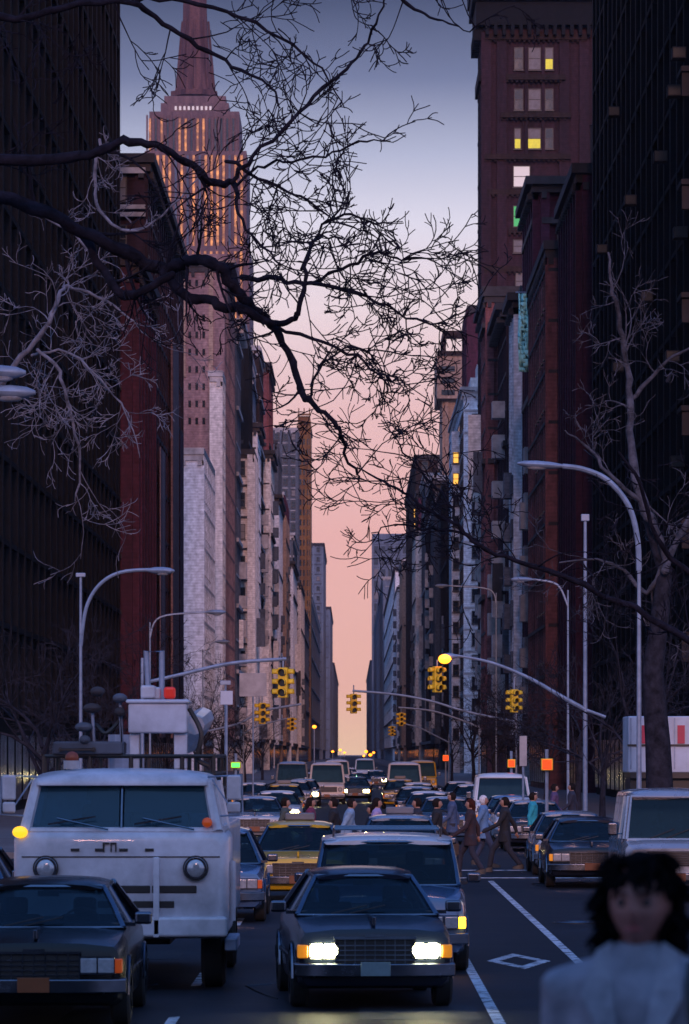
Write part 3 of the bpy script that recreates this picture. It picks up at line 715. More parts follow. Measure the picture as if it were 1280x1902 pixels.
# right trees
rt=empty('bare_tree',P(1227,1480,112)*1 if False else (8.0,112,.13),0,'bare grey tree with a thick leaning trunk behind the white van','tree')
tk=MB().tube([(8.0,112,.1),P(1226,1480,112),P(1222,1380,112),P(1212,1250,112),P(1225,1150,112),P(1235,1060,112),P(1205,960,112)],[.42,.36,.33,.28,.24,.2,.17],12)
W2L(tk,rt).build('trunk',M['bark_mid'],rt,smooth=True)
c1=MB(); D=112
bough(c1,[(1205,960,22),(1180,890,18),(1172,800,14),(1170,720,12),(1160,660,11),(1150,590,9),(1135,530,7),(1130,470,4)],D,rnd,14,1.9,3)
bough(c1,[(1175,740,9),(1210,700,8),(1240,670,6),(1290,640,4)],D,rnd,6,1.6,3)
bough(c1,[(1235,1060,16),(1260,1000,12),(1300,930,9)],D,rnd,6,2,3)
bough(c1,[(1212,970,14),(1235,1040,12),(1200,1100,9),(1160,1060,7),(1110,1040,5),(1040,1045,3)],D,rnd,10,1.8,3)
bough(c1,[(1190,930,9),(1130,880,7),(1090,830,5),(1050,800,3)],D,rnd,8,1.6,3)
W2L(c1,rt).build('crown',mat('soft grey bark',(.06,.062,.08),.9,var=.75,scale=3,bump=.6,spec=.1),rt,smooth=True,angle=60)
r2=empty('bare_tree',(10.2,70,.13),0,'bare tree whose long thin bough reaches in from the right edge','tree')
tk=MB().tube([(10.2,70,.1),(10.2,70,2),(9.8,70,4.2),(9.6,70,7),(9.3,70,10)],[.36,.3,.26,.2,.1],10); W2L(tk,r2).build('trunk',M['bark'],r2,smooth=True)
c1=MB(); D=70
bough(c1,[(1700,1330,20),(1480,1290,16),(1290,1195,13),(1180,1130,12),(1060,1075,10),(980,1050,9),(900,1020,8),(860,985,7),(800,950,6),(750,915,5),(700,885,4),(650,860,2)],D,rnd,34,1.5,3,kids=(2,3))
bough(c1,[(900,1020,6),(860,990,5),(800,985,5),(740,975,3),(690,990,2)],D,rnd,14,1.1,3)
bough(c1,[(860,985,6),(830,930,5),(790,880,4),(750,840,3),(730,800,2)],D,rnd,16,1.2,3)
bough(c1,[(1500,1150,14),(1300,1080,11),(1220,1000,9),(1190,900,7),(1150,840,4)],D,rnd,12,1.3,3)
W2L(c1,r2).build('crown',M['bark'],r2,smooth=True,angle=60)
# street trees, bare, along both pavements
def tree_mesh(seed,h):
    q=random.Random(seed); t=MB(); c=MB()
    t.tube([(0,0,0),(0,0,h*.15),(q.gauss(0,.08),q.gauss(0,.08),h*.36)],[.17,.13,.11],8)
    for k in range(7):
        a=k*2.4+q.random(); z=h*(.22+.14*k/6)
        grow(c,Vector((0,0,z)),Vector((math.cos(a)*.55,math.sin(a)*.55,1)),h*.38,.07,4,q,4,kids=(2,4),flat=1,spread=.5)
    return t.mesh('trunk',M['bark_mid'],True), c.mesh('crown',M['bark_mid'],True)
TM=[tree_mesh(s,8.5) for s in (1,2,3)]
spots=[(-9,125),(-9,150),(-9,178),(-9,210),(-9,250),(-9,300),(-9,360),(8.9,132),(8.7,150),(9,172),(8.9,198),(9,230),(8.9,270),(9,320),(9,390),(-9,430)]
labs={'L':'bare young street tree on the left pavement','R':'bare young street tree on the right pavement'}
for k,(x,y) in enumerate(spots):
    sd_='L' if x<0 else 'R'
    o=empty('street_tree',(x,y,.13),k*1.3,labs[sd_],'tree','street trees on the left pavement' if x<0 else 'street trees on the right pavement')
    sc=random.uniform(.8,1.15); o.scale=(sc,sc,sc)
    for me,nm in zip(TM[k%3],('trunk','crown')):
        c=bpy.data.objects.new(nm,me); col.objects.link(c); c.parent=o

# ------------------------------------------------------------------ street lamps and signals
def cobra(mb_arm, tip, mi=0): pass
def lamp_head(o, c, L, ang=0, lit=False, dirx=-1):
    """long flattened cobra head; c is where it meets the arm, it points to dirx"""
    rings=[]
    for t,w,hh in ((0,.05,.04),(.12,.09,.06),(.3,.15,.09),(.6,.17,.1),(.85,.13,.08),(1,.04,.03)):
        x=c[0]+dirx*L*t; z=c[2]-math.sin(ang)*L*t
        rings.append([(x,c[1]+w*math.cos(a*math.pi/6),z+hh*math.sin(a*math.pi/6)) for a in range(12)])
    h=MB().loft(rings).build('lamp_head',M['steel'],o,smooth=True)
    lens=MB().ell((c[0]+dirx*L*.58,c[1],c[2]-.07-math.sin(ang)*L*.58),(L*.24,.12,.07),12,6).build('lens',M['sodium'] if lit else M['lamp_glass'],h,smooth=True)
    return h
def arc(pts,n=6):
    pts=[Vector(p) for p in pts]; out=[]
    for i in range(len(pts)-1):
        a=pts[max(i-1,0)]; b=pts[i]; c=pts[i+1]; e=pts[min(i+2,len(pts)-1)]
        for k in range(n):
            t=k/n; out.append(.5*((2*b)+(c-a)*t+(2*a-5*b+4*c-e)*t*t+(-a+3*b-3*c+e)*t**3))
    return out+[pts[-1]]
def post(name,label,cat,x,D,h,r=.09,group=None,gz=.13):
    o=empty(name,(x,D,gz),0,label,cat,group)
    MB().tube([(0,0,0),(0,0,h-gz)],[r*.8,r*.5],10).build('pole',M['steel'],o,smooth=True)
    MB().disc((0,0,.2),r*2,.4,8,'z',r2=r*1.4).build('base',M['steel'],o)
    return o
def loc(o,p): return Vector(p)-o.location
# right cobra lamp
D=108; o=post('street_lamp','tall steel street lamp with long curved arm on the right pavement','street lamp',(1187-CX)*D/F,D,P(0,1010,D).z)
MB().tube(arc([loc(o,P(1187,1060,D)),loc(o,P(1184,1000,D)),loc(o,P(1168,940,D)),loc(o,P(1130,893,D)),loc(o,P(1085,872,D)),loc(o,P(1045,866,D))]),[.07]*31,8).build('arm',M['steel'],o,smooth=True)
lamp_head(o,loc(o,P(1050,866,D)),1.2,-.06)
# left lamp
D=115; o=post('street_lamp','steel street lamp with curved arm on the left pavement','street lamp',(150-CX)*D/F,D,P(0,1066,D).z,.07)
MB().box(-.13,.13,-.06,.06,P(0,1072,D).z-.13,P(0,1064,D).z-.13).build('cap',M['steel'],o,bevel=.02)
MB().tube(arc([loc(o,P(150,1200,D)),loc(o,P(160,1130,D)),loc(o,P(185,1086,D)),loc(o,P(225,1063,D)),loc(o,P(285,1058,D))]),.05,8).build('arm',M['steel'],o,smooth=True)
lamp_head(o,loc(o,P(272,1059,D)),.75,.03,dirx=1)
# twin lamp at left edge
D=60; o=post('street_lamp','twin headed street lamp at the left edge nearest the camera','street lamp',-7.7,D,8.6,.11)
for Y,Xe in ((690,48),(727,66)):
    e=loc(o,P(Xe,Y,D)); MB().tube(arc([(0,0,e.z-1),(.3,0,e.z-.3),(e.x-.9,0,e.z+.02)]),.05,8).build('arm',M['steel'],o,smooth=True)
    lamp_head(o,(e.x-.85,0,e.z),.85,0.02,dirx=1)
# far lamps
for k,(X,Y,D,dx,lb) in enumerate([(410,1137,170,1,'street lamp halfway up the left row, its head pale against dark walls'),(420,1192,230,1,'smaller street lamp beyond, on the left pavement, lower in the picture'),(960,1076,160,-1,'street lamp head showing before the red brick facade'),(815,1088,240,-1,'far street lamp head before the white apartment house')]):
    x=-8 if dx>0 else 8
    o=post('street_lamp',lb,'street lamp',x,D,P(0,Y,D).z-.4,.07); e=loc(o,P(X,Y,D))
    MB().tube(arc([(0,0,e.z-1),(dx*.4,0,e.z-.2),(e.x-dx*.6,0,e.z)]),.04,6).build('arm',M['steel'],o,smooth=True)
    lamp_head(o,(e.x-dx*.6,0,e.z),.8,0,dirx=dx)

def signal(label,c,sc=1,rz=0,lit=None,group=None,hang=.15):
    o=empty('traffic_light',c,rz,label,'traffic light',group); o.scale=(sc,sc,sc)
    MB().box(-.16,.16,-.12,.12,-.5,.5).build('housing',M['yellow_metal'],o,bevel=.03)
    MB().tube([(0,0,.5),(0,0,.5+hang)],.03,8).build('hanger',M['steel'],o)
    for k in range(3):
        z=.33-k*.33
        MB().disc((0,-.13,z),.12,.03,18).build('lens',M[lit] if lit and k==(0 if lit!='signal_green' else 2) else M['lens_off'],o)
        v=MB(); n=14; ring=lambda y,f=1:[(.135*math.cos(math.pi*(-.15+1.3*j/n)),y,z+.135*math.sin(math.pi*(-.15+1.3*j/n))) for j in range(n+1)]
        v.loft([ring(-.12),ring(-.36)],closed=False)
        vo=v.build('visor',M['yellow_metal'],o,smooth=True); m=vo.modifiers.new('t','SOLIDIFY'); m.thickness=.012
    # side visors of the faces looking along the cross street
    sv=MB()
    for k in range(3):
        z=.33-k*.33
        for s in (-1,1):
          sv=MB(); sv.loft([[(s*xx,.1*math.cos(math.pi*(-.1+1.2*j/8)),z+.13*math.sin(math.pi*(-.1+1.2*j/8))) for j in range(9)] for xx in (.16,.36)],closed=False)
          m=sv.build('side_visor',M['yellow_metal'],o,smooth=True).modifiers.new('t','SOLIDIFY'); m.thickness=.012
    return o
# right mast
D=135; o=post('signal_mast','tall steel mast with long rising signal arm on the right corner','signal mast',(1087-CX)*D/F,D,P(0,958,D).z,.1)
MB().box(-.13,.13,-.1,.1,P(0,968,D).z-.13,P(0,955,D).z-.13).build('cap',M['steel'],o,bevel=.02)
MB().tube(arc([loc(o,P(1087,1318,D)),loc(o,P(1040,1292,D)),loc(o,P(980,1258,D)),loc(o,P(910,1230,D)),loc(o,P(838,1216,D))]),[.075-.0015*k for k in range(25)],8).build('arm',M['steel'],o,smooth=True)
MB().tube([loc(o,P(1087,1318,D)),loc(o,P(1125,1332,D))],.05,8).build('stub',M['steel'],o)
h=lamp_head(o,loc(o,P(850,1219,D)),.5,-.02,lit=True)
MB().ell(loc(o,P(826,1224,D-.2)),(.2,.14,.15),16,10).build('lamp_globe',M['sodium'],h,smooth=True)
signal('yellow traffic light at the left tip of the right-hand mast arm under a glowing lamp',P(812,1262,D),.82,.5,hang=.25)
signal('yellow traffic light hanging below the middle of the right-hand mast arm',P(955,1302,D+18),.82,.4,hang=.5)
# left mast
D=128; o=post('signal_mast','steel mast with a low rising signal arm behind the white truck','signal mast',(283-CX)*D/F*1.05,D,5.6,.09)
MB().tube(arc([loc(o,P(270,1268,D)),loc(o,P(340,1252,D)),loc(o,P(430,1232,D)),loc(o,P(532,1224,D))]),.055,8).build('arm',M['steel'],o,smooth=True)
signal('yellow traffic light at the tip of the left-hand mast arm',P(526,1268,D),.9,-.2,hang=.35)
# farther masts
farm=[([(868,1322),(800,1302),(735,1290),(655,1283)],200,(657,1307),'slim mast arm reaching farthest over the middle of the street','small yellow traffic light hanging alone against the pink sky',.8,.5),
 ([(890,1352),(850,1335),(800,1320),(740,1314)],260,(745,1336),'second of the three mast arms receding on the right','small yellow traffic light right of the sky gap on the second mast arm',.7,None),
 ([(812,1368),(780,1352),(750,1344)],340,(728,1358),'short farthest mast arm on the right side of the street','tiny yellow traffic light on the farthest right-hand mast arm',.7,None),
 ([(440,1345),(470,1330),(500,1318),(560,1308)],210,(487,1325),'mast arm low on the left row beyond the crossing','yellow traffic light low on the left behind the mirror of the truck',.9,None),
 ([(470,1352),(510,1340),(548,1332)],300,(542,1345),'faint farther mast arm on the left side','small yellow traffic light left of the orange far lamp',.8,None)]
for pts,D,sg,l1,l2,sc,_ in farm:
    X0=pts[0][0]; x=(X0-CX)*D/F
    xg=max(abs(x),7.6)*(1 if x>0 else -1)
    o=post('signal_mast',l1,'signal mast',xg,D,P(0,pts[0][1],D).z+.2,.08)
    pp=[(0,0,P(0,pts[0][1],D).z-.6)]+[loc(o,P(a,b,D)) for a,b in pts]
    MB().tube(arc(pp),.055,8).build('arm',M['steel'],o,smooth=True)
    signal(l2,P(sg[0],sg[1],D),sc*(1.15 if D>180 else 1),.2,hang=.45)
# ped signal and red light
def pole_signal(label,X,Y,D,lit,w=.38,h=.38):
    c=P(X,Y,D); o=empty('crossing_signal',(c.x,D,.13),0,label,'crossing signal')
    MB().tube([(0,.12,0),(0,.12,c.z+.3)],.05,8).build('pole',M['steel'],o,smooth=True)
    MB().box(-w/2-.04,w/2+.04,-.1,.1,c.z-.13-h/2-.04,c.z-.13+h/2+.04).build('housing',M['yellow_metal'],o,bevel=.02)
    MB().box(-w/2,w/2,-.125,-.102,c.z-.13-h/2,c.z-.13+h/2).build('lens',M[lit],o)
    return o
pole_signal('square crossing signal glowing orange on the right pavement',1016,1420,122,'signal_orange',.26,.26)
pole_signal('small red light on a pole left of the orange crossing signal',950,1418,150,'signal_red',.2,.22)
pole_signal('tiny green signal beside the tall mirror of the truck',438,1421,160,'signal_green',.3,.16)
pole_signal('tiny red light low among the far cars on the right',828,1408,260,'signal_red',.3,.3)
# far glowing lamps over the end of the avenue
for k,(X,Y,D,c) in enumerate([(584,1350,420,.16),(632,1393,1500,.4),(640,1398,1300,.3),(680,1396,1250,.4),(688,1402,1100,.35),(676,1404,1400,.3),(694,1398,1600,.4),(618,1396,1000,.25)]):
    p=P(X,Y,D); x=p.x; o=empty('far_lamp',(x,D,0),0,'orange lamp glowing above the left side of the traffic' if k==0 else 'tiny orange lamp glowing at the far end of the avenue','street lamp',None if k==0 else 'far lamps at the end of the avenue')
    MB().tube([(0,0,0),(0,0,p.z+.1)],.06,6).build('pole',M['steel'],o); MB().ell((0,-.1,p.z),(c*1.3,c,c),12,8).build('lens',M['sodium'],o,smooth=True)

# ------------------------------------------------------------------ vehicles: front at y=0 looking at -y
def ring(y,hw,zt,zb,crown=.03,tuck=.06,ch=.08):
    zm=(zt+zb)/2
    half=[(0,zb),(hw-tuck-.04,zb),(hw-tuck*.5,zb+.06),(hw,zm-.04),(hw,zm+.06),(hw-.02,zt-ch),(hw-ch*.9,zt-.012),(hw*.55,zt+crown*.7),(0,zt+crown)]
    return [(x,y,z) for x,z in half]+[(-x,y,z) for x,z in reversed(half[1:-1])]
def wheel(o,x,y,r=.32,w=.2):
    e=MB()
    prof=[(r*.62,-w/2),(r*.9,-w/2),(r,-w*.36),(r,w*.36),(r*.9,w/2),(r*.62,w/2)]
    n=20
    e.loft([[ (x+d,y+q*math.cos(2*math.pi*j/n),r+q*math.sin(2*math.pi*j/n)) for j in range(n)] for q,d in prof],cap=False)
    W_=empty('wheel'); W_.parent=o
    e.build('tyre',M['rubber'],W_,smooth=True)
    f=MB().disc((x,y,r),r*.63,w*.7,20,'x'); s=1 if x>0 else -1
    f.disc((x+s*w*.4,y,r),r*.25,.04,14,'x'); 
    f.build('rim',M['chrome'],W_,smooth=True)
def make_car(label,paint,L=4.9,Wd=1.82,H=1.4,hood=1.35,hz=.92,roofpaint=None,lights='lamp_glass',style='sedan',amber='orange_off',cat='car',tall=0,quad=True,roofrack=False,taxi=False,ambr_on=None,name='car',plate='plate'):
    o=empty(name,(0,0,0),0,label,cat); hw=Wd/2; p=M[paint]; rp=M[roofpaint or paint]
    st_=[(0.02,hw-.1,hz-.18,.34),(.06,hw-.05,hz-.12,.26),(.25,hw-.02,hz-.09,.22),(hood*.6,hw,hz-.03,.2),(hood,hw,hz,.2),(hood+.5,hw,hz+.02,.2),(L*.62,hw,hz+.03,.2),(L*.8,hw-.01,hz+.01,.21),(L-.3,hw-.03,hz-.03,.24),(L-.05,hw-.06,hz-.1,.3),(L,hw-.1,hz-.16,.36)]
    MB().loft([ring(y,w,zt,zb) for y,w,zt,zb in st_]).build('body',p,o,smooth=True,angle=35)
    # hood crease
    MB().box(-.018,.018,.15,hood-.05,hz-.06,hz-.002+.035).build('hood_trim',M['chrome'] if paint!='taxi' else p,o,bevel=.006)
    y0=hood; y1=hood+.62*(H/1.4)*(1 if not tall else .8); yr0=L*(.74 if style=='sedan' else .95); yr1=L*(.86 if style=='sedan' else .985)
    bw=hw-.09; tw_=hw-.33+(.15 if tall else 0); zb=hz+.0; zt=H-.06
    A=lambda s:Vector((s*bw,y0,zb)); Bq=lambda s:Vector((s*tw_,y1,zt)); C_=lambda s:Vector((s*tw_,yr0-.05,zt)); Dq=lambda s:Vector((s*bw,yr1,zb))
    # glass house
    wsm=MB()
    def slab(mb,pts,t=.015):
        pts=[Vector(q) for q in pts]; n=(pts[1]-pts[0]).cross(pts[3]-pts[0]).normalized()*t
        mb.loft([[q-n for q in pts],[q+n for q in pts]])
    # curved windshield
    def curved(mb,a,b,c,d,bulge,n=8):
        r0=[];r1=[]
        for k in range(n+1):
            t=k/n; off=Vector((0,bulge*4*t*(1-t),0)); r0.append(a.lerp(b,t)+off); r1.append(d.lerp(c,t)+off)
        f=[v+Vector((0,.012,0)) for v in r0]; g=[v+Vector((0,.012,0)) for v in r1]
        for k in range(n): mb.quad([r0[k],r0[k+1],r1[k+1],r1[k]])
    curved(wsm,A(-1),A(1),Bq(1),Bq(-1),-.12)
    wsm.build('windshield',M['glass'],o,smooth=True)
    rw=MB(); curved(rw,Dq(1),Dq(-1),C_(-1),C_(1),.08); rw.build('rear_window',M['glass'],o,smooth=True)
    for s in (-1,1):
        m=MB(); mid=lambda t,a,b:a.lerp(b,t)
        lo0,lo1,hi0,hi1=A(s),Dq(s),Bq(s),C_(s)
        m.quad([lo0,lo0.lerp(lo1,.47),hi0.lerp(hi1,.42),hi0]); m.build('side_window',M['glass'],o)
        m=MB(); m.quad([lo0.lerp(lo1,.5),lo1,hi1,hi0.lerp(hi1,.46)]); m.build('side_window',M['glass'],o)
    fr=MB()
    for s in (-1,1):
        fr.tube([A(s),A(s).lerp(Bq(s),.5)+Vector((s*.01,-.01,0)),Bq(s)],[.036,.03,.03],8); fr.tube([C_(s),Dq(s)],[.05,.07],8)
        fr.tube([Bq(s),C_(s)],.028,8); fr.tube([A(s).lerp(Dq(s),.48),Bq(s).lerp(C_(s),.44)],.03,8)
        if style!='sedan': fr.tube([A(s).lerp(Dq(s),.75),Bq(s).lerp(C_(s),.72)],.03,8)
    ws=[Vector((s*bw*(1),y0-.0,zb)) for s in (-1,1)]
    n=8; top=[Bq(-1).lerp(Bq(1),k/n)+Vector((0,-.12*4*(k/n)*(1-k/n),.005)) for k in range(n+1)]; bot=[A(-1).lerp(A(1),k/n)+Vector((0,-.125*4*(k/n)*(1-k/n),.012)) for k in range(n+1)]
    fr.tube(top,.024,6); fr.tube(bot,.016,6)
    fr.build('window_trim',M['chrome'],o,smooth=True)
    # roof
    rings=[]
    for y,dz,ww_ in ((y1-.12,0,tw_-.02),(y1,.03,tw_+.02),(y1+.4,.055,tw_+.035),((y1+yr0)/2,.065,tw_+.035),(yr0-.3,.05,tw_+.03),(yr0,0.02,tw_)):
        bow=[]
        for k in range(9):
            t=-1+k/4; bow.append((t*ww_,y-(.0),zt+dz+.035*(1-t*t)-(.02 if abs(t)==1 else 0)))
        rings.append(bow+[(ww_*.98,y,zt-.03),(-ww_*.98,y,zt-.03)])
    MB().loft(rings).build('roof',rp,o,smooth=True,angle=50)
    # interior: seats and wheel
    si=MB().box(-bw+.1,-.1,y1+.35,y1+.5,hz-.2,zt-.3).box(.1,bw-.1,y1+.35,y1+.5,hz-.2,zt-.3); si.build('seat',M['seat'],o,bevel=.04)
    for x_ in (-.36,.36): MB().box(x_-.12,x_+.12,y1+.36,y1+.46,zt-.31,zt-.12).build('headrest',M['seat'],o,bevel=.04)
    MB().tube([(.36+.18*math.cos(a*.4),y0+.55+.05*math.sin(a*.4),hz+.06+.13*math.sin(a*.4)) for a in range(17)],.013,6).build('steering_wheel',M['plastic'],o)
    MB().box(-.11,.11,y1+.02,y1+.05,zt-.1,zt-.04).build('inner_mirror',M['plastic'],o)
    MB().box(-bw+.03,bw-.03,y0+.05,y0+.5,hz,hz+.06).build('dashboard',M['plastic'],o,bevel=.02)
    # face
    MB().box(-hw*.5,hw*.5,-.02,.05,.46,hz-.2).build('grille',M['plastic'],o,bevel=.01)
    gb=MB()
    for k in range(5): gb.box(-hw*.5,hw*.5,-.035,-.021,.48+k*(hz-.7)/5,.492+k*(hz-.7)/5)
    for k in range(9): gb.box(-hw*.5+k*hw/8-.005,-hw*.5+k*hw/8+.005,-.032,-.0215,.46,hz-.2)
    gb.box(-hw*.52,hw*.52,-.045,.03,hz-.2,hz-.175); gb.box(-hw*.12,hw*.12,-.05,-.03,hz-.172,hz-.15); gb.build('grille_bars',M['chrome'],o)
    for s in (-1,1):
        for kk in (((.56,.72) if lights!='lamp_glass' else (.6,.79)) if quad else (.7,)):
            cx_=s*hw*kk; hwid=.085 if quad else .14
            if lights=='lamp_glass' and quad:
                h=MB().box(cx_-hwid,cx_+hwid,-.035,.05,.56,.71).build('headlight',M[lights],o,bevel=.012)
            else:
                h=MB().ell((cx_,-.0,.64),(hwid,.05,.085),16,10).build('headlight',M[lights],o,smooth=True)
            MB().tube([(cx_-hwid,-.03,.55),(cx_+hwid,-.03,.55),(cx_+hwid,-.03,.72),(cx_-hwid,-.03,.72),(cx_-hwid,-.03,.55)],.009,5).build('bezel',M['chrome'],h)
        MB().box(*sorted((s*(hw-.14),s*(hw-.03))),-.01,.12,.56,.7).build('turn_signal',M[ambr_on] if ambr_on else M[amber],o,bevel=.012)
        mr_=MB().box(*sorted((s*(hw+.02),s*(hw+.2))),y0+.1,y0+.18,hz+.04,hz+.17).build('mirror',M['chrome'],o,bevel=.03)
        MB().box(*sorted((s*(hw-.12),s*(hw+.03))),y0+.12,y0+.16,hz+.02,hz+.06).build('stalk',M['chrome'],mr_)
        MB().box(*sorted((s*(hw-.35),s*(hw-.08))),L-.03,L+.02,.6,.74).build('tail_light',M['red_lens'],o,bevel=.01)
        for y in (.78,L-1.0): wheel(o,s*(hw-.08),y)
        wi=MB().tube([(s*.1-.3,y0-.09,zb+.03),(s*.1+.1,y0-.02,zb+.12)],.008,5).build('wiper',M['plastic'],o)
        for y in (.78,L-1.0):
            ar=MB(); ar.tube([(s*(hw+.004),y+.38*math.cos(a),.32+.38*math.sin(a)) for a in [math.pi*k/10 for k in range(11)]],.018,5)
            ar.build('wheel_arch',M['chrome'],o,smooth=True)
        MB().box(*sorted((s*(hw+.0),s*(hw+.014))),.95,L-1.25,.5,.54).build('side_trim',M['chrome'],o)
    for y,nm in ((-.1,'front_bumper'),(L-.02,'rear_bumper')):
        q=MB(); sgn=1 if y<1 else -1
        rr_=[]
        for k in range(13):
            t=-1+k/6; yy=y+sgn*.14*abs(t)**4
            rr_.append([(t*(hw+.01),yy,.36),(t*(hw+.01),yy,.5),(t*(hw+.01),yy+sgn*.1,.51),(t*(hw+.01),yy+sgn*.1,.35)])
        q.loft(rr_).build(nm,M['chrome'],o,bevel=.015)
    MB().box(-.16,.16,-.125,-.105,.37,.52).build('license_plate',M[plate],o,bevel=.004)
    if roofrack:
        rk=MB()
        for s in (-1,1): rk.tube([(s*(tw_-.12),y1+.5,zt+.16),(s*(tw_-.12),yr0-.4,zt+.16)],.018,6)
        for y in (y1+.6,(y1+yr0)/2,yr0-.5): rk.tube([(-tw_+.1,y,zt+.16),(tw_-.1,y,zt+.16)],.018,6)
        for s in (-1,1):
            for y in (y1+.5,yr0-.4): rk.tube([(s*(tw_-.12),y,zt+.05),(s*(tw_-.12),y,zt+.16)],.015,6)
        rk.build('roof_rack',M['chrome'],o,smooth=True)
    if taxi:
        MB().box(-.28,.28,y1+.7,y1+.95,zt+.1,zt+.24).build('roof_light',M['blind'],o,bevel=.03)
    return o
def place(o,X,D,z=0,rz=0): o.location=((X-CX)*D/F,D,z); o.rotation_euler=(0,0,rz); return o
c_dark=make_car('black sedan parked in the lower left corner before the white truck','black_paint',H=1.42,hz=.95)
c_dark.location=(-3.18,43.0,0)
c_main=make_car('dark sedan in the centre with both headlights glaring','navy_paint',Wd=1.72,H=1.44,hz=.96,lights='headlight_on',amber='amber',plate='plate_blue')
c_main.location=(.24,46.2,0); c_main.rotation_euler=(0,0,R(3.5))
for ch in c_main.children:
    if ch.name.startswith('grille_bars'): ch.data.materials[0]=M['slate']
c_wag=make_car('pale roofed station wagon just behind the glaring sedan','blue_paint',L=5.4,Wd=2.0,H=1.66,hz=1.05,roofpaint='white_paint',style='wagon',tall=1,roofrack=True,ambr_on=None,cat='station wagon',name='station_wagon')
c_wag.location=(.45,54,0)
for ch in c_wag.children:
    if ch.name.startswith('turn_signal') and sum(v.co.x for v in ch.data.vertices)>0: ch.data.materials[0]=M['amber_lit']
c_taxi=make_car('yellow taxi cab waiting left of the pale roofed wagon','taxi',H=1.45,taxi=True,cat='taxi',name='taxi')
c_taxi.location=(-1.0,79,0)
c_blue=make_car('blue sedan squeezed between the white truck and the taxi','blue_paint',H=1.5)
c_blue.location=(-2.35,70,0)
c_dk=make_car('black car with a flat roof sign waiting before the crosswalk','black_paint',H=1.5,taxi=True,roofpaint='silver_paint')
c_dk.location=(.95,84,0)
c_pk=make_car('dark parked car beside the white van at the right kerb','navy_paint',H=1.4,amber='amber')
c_pk.location=(4.9,88,0)

# panel van: boxy, short nose
def make_van(label,paint,name='van',H=2.15,Wd=1.98,L=4.9,head='lamp_glass',cat='van'):
    o=empty(name,(0,0,0),0,label,cat); hw=Wd/2; p=M[paint]
    st_=[(0,hw-.12,.98,.4),(.1,hw-.03,1.06,.3),(.55,hw,1.14,.25),(.75,hw,1.16,.25),(L-.1,hw,1.16,.25),(L,hw-.05,1.12,.3)]
    MB().loft([ring(y,w,zt,zb,crown=.01) for y,w,zt,zb in st_]).build('body',p,o,smooth=True,angle=35)
    bw,tw_=hw-.06,hw-.17; y0,y1=.6,1.05; zb,zt=1.14,H-.16
    MB().loft([[(-bw,1.75,1.1),(bw,1.75,1.1),(bw,L-.02,1.1),(-bw,L-.02,1.1)],[(-tw_,1.75,zt),(tw_,1.75,zt),(tw_,L-.12,zt),(-tw_,L-.12,zt)]]).build('cargo_body',p,o,bevel=.03)
    rr=[]
    for y,dz,w in ((y1-.12,-.03,tw_-.06),(y1-.02,.05,tw_-.01),(y1+.4,.11,tw_+.01),(L*.5,.12,tw_+.01),(L-.3,.1,tw_+.01),(L-.08,.0,tw_-.03)):
        rr.append([(w*math.cos(a)*(1),y,zt+max(-.02,(dz+.04)*math.sin(a)**.6 if math.sin(a)>0 else -.02)) for a in [math.pi*k/12 for k in range(13)]])
    MB().loft(rr).build('roof',p,o,smooth=True,angle=50)
    MB().quad([(-bw+.06,y0,zb+.02),(bw-.06,y0,zb+.02),(tw_-.06,y1-.06,zt-.02),(-tw_+.06,y1-.06,zt-.02)]).build('windshield',M['glass'],o)
    tr=MB().tube([(-bw+.04,y0-.01,zb),(bw-.04,y0-.01,zb),(tw_-.04,y1-.07,zt),(-tw_+.04,y1-.07,zt),(-bw+.04,y0-.01,zb)],.035,8)
    for s in (-1,1):
        tr.tube([(s*bw,y0+.1,zb),(s*tw_,y1+.02,zt)],.045,8); tr.tube([(s*bw,1.7,zb),(s*tw_,1.7,zt)],.06,8)
    tr.build('pillars',p,o,smooth=True)
    for s in (-1,1):
        MB().quad([(s*(bw-.005),y0+.15,zb),(s*(bw-.005),1.68,zb),(s*(tw_-.005),1.68,zt),(s*(tw_-.005),y1+.05,zt)]).build('side_window',M['glass'],o)
        h=MB().disc((s*hw*.72,-.0,.8),.1,.06,18).build('headlight',M[head],o,bevel=.01); MB().tube([(s*hw*.72+.11*math.cos(a*.4),-.035,.8+.11*math.sin(a*.4)) for a in range(17)],.012,5).build('bezel',M['chrome'],h)
        MB().box(*sorted((s*(hw-.16),s*(hw-.05))),-.02,.1,.6,.68).build('turn_signal',M['amber'],o,bevel=.01)
        m=MB().box(*sorted((s*(hw+.06),s*(hw+.24))),.72,.8,1.22,1.46).build('mirror',M['chrome'],o,bevel=.03); MB().tube([(s*(hw-.04),.8,1.25),(s*(hw+.1),.76,1.25)],.015,6).build('stalk',M['chrome'],m)
        for y in (.75,L-1.1): wheel(o,s*(hw-.1),y,.35,.22)
        MB().tube([(s*.15-.3,y0-.03,zb+.03),(s*.15+.15,y0+.07,zb+.2)],.01,5).build('wiper',M['plastic'],o)
    MB().box(-hw*.55,hw*.55,-.03,.04,.66,.94).build('grille',M['plastic'],o,bevel=.01)
    gb=MB()
    for k in range(6): gb.box(-hw*.55,hw*.55,-.045,-.031,.68+k*.045,.69+k*.045)
    gb.build('grille_bars',M['chrome'],o)
    MB().box(-hw,hw,-.12,.02,.38,.54).build('bumper',M['chrome'],o,bevel=.03)
    MB().box(-.16,.16,-.14,-.122,.38,.53).build('license_plate',M['plate'],o)
    return o
v1=make_van('pale blue van parked at the right kerb behind the woman','silver_paint',H=2.1)
v1.location=(6.02,80,0)
v2=make_van('white van among the far cars left of centre','white_paint',H=2.3,Wd=2.0)
v2.location=(-1.4,235,0)

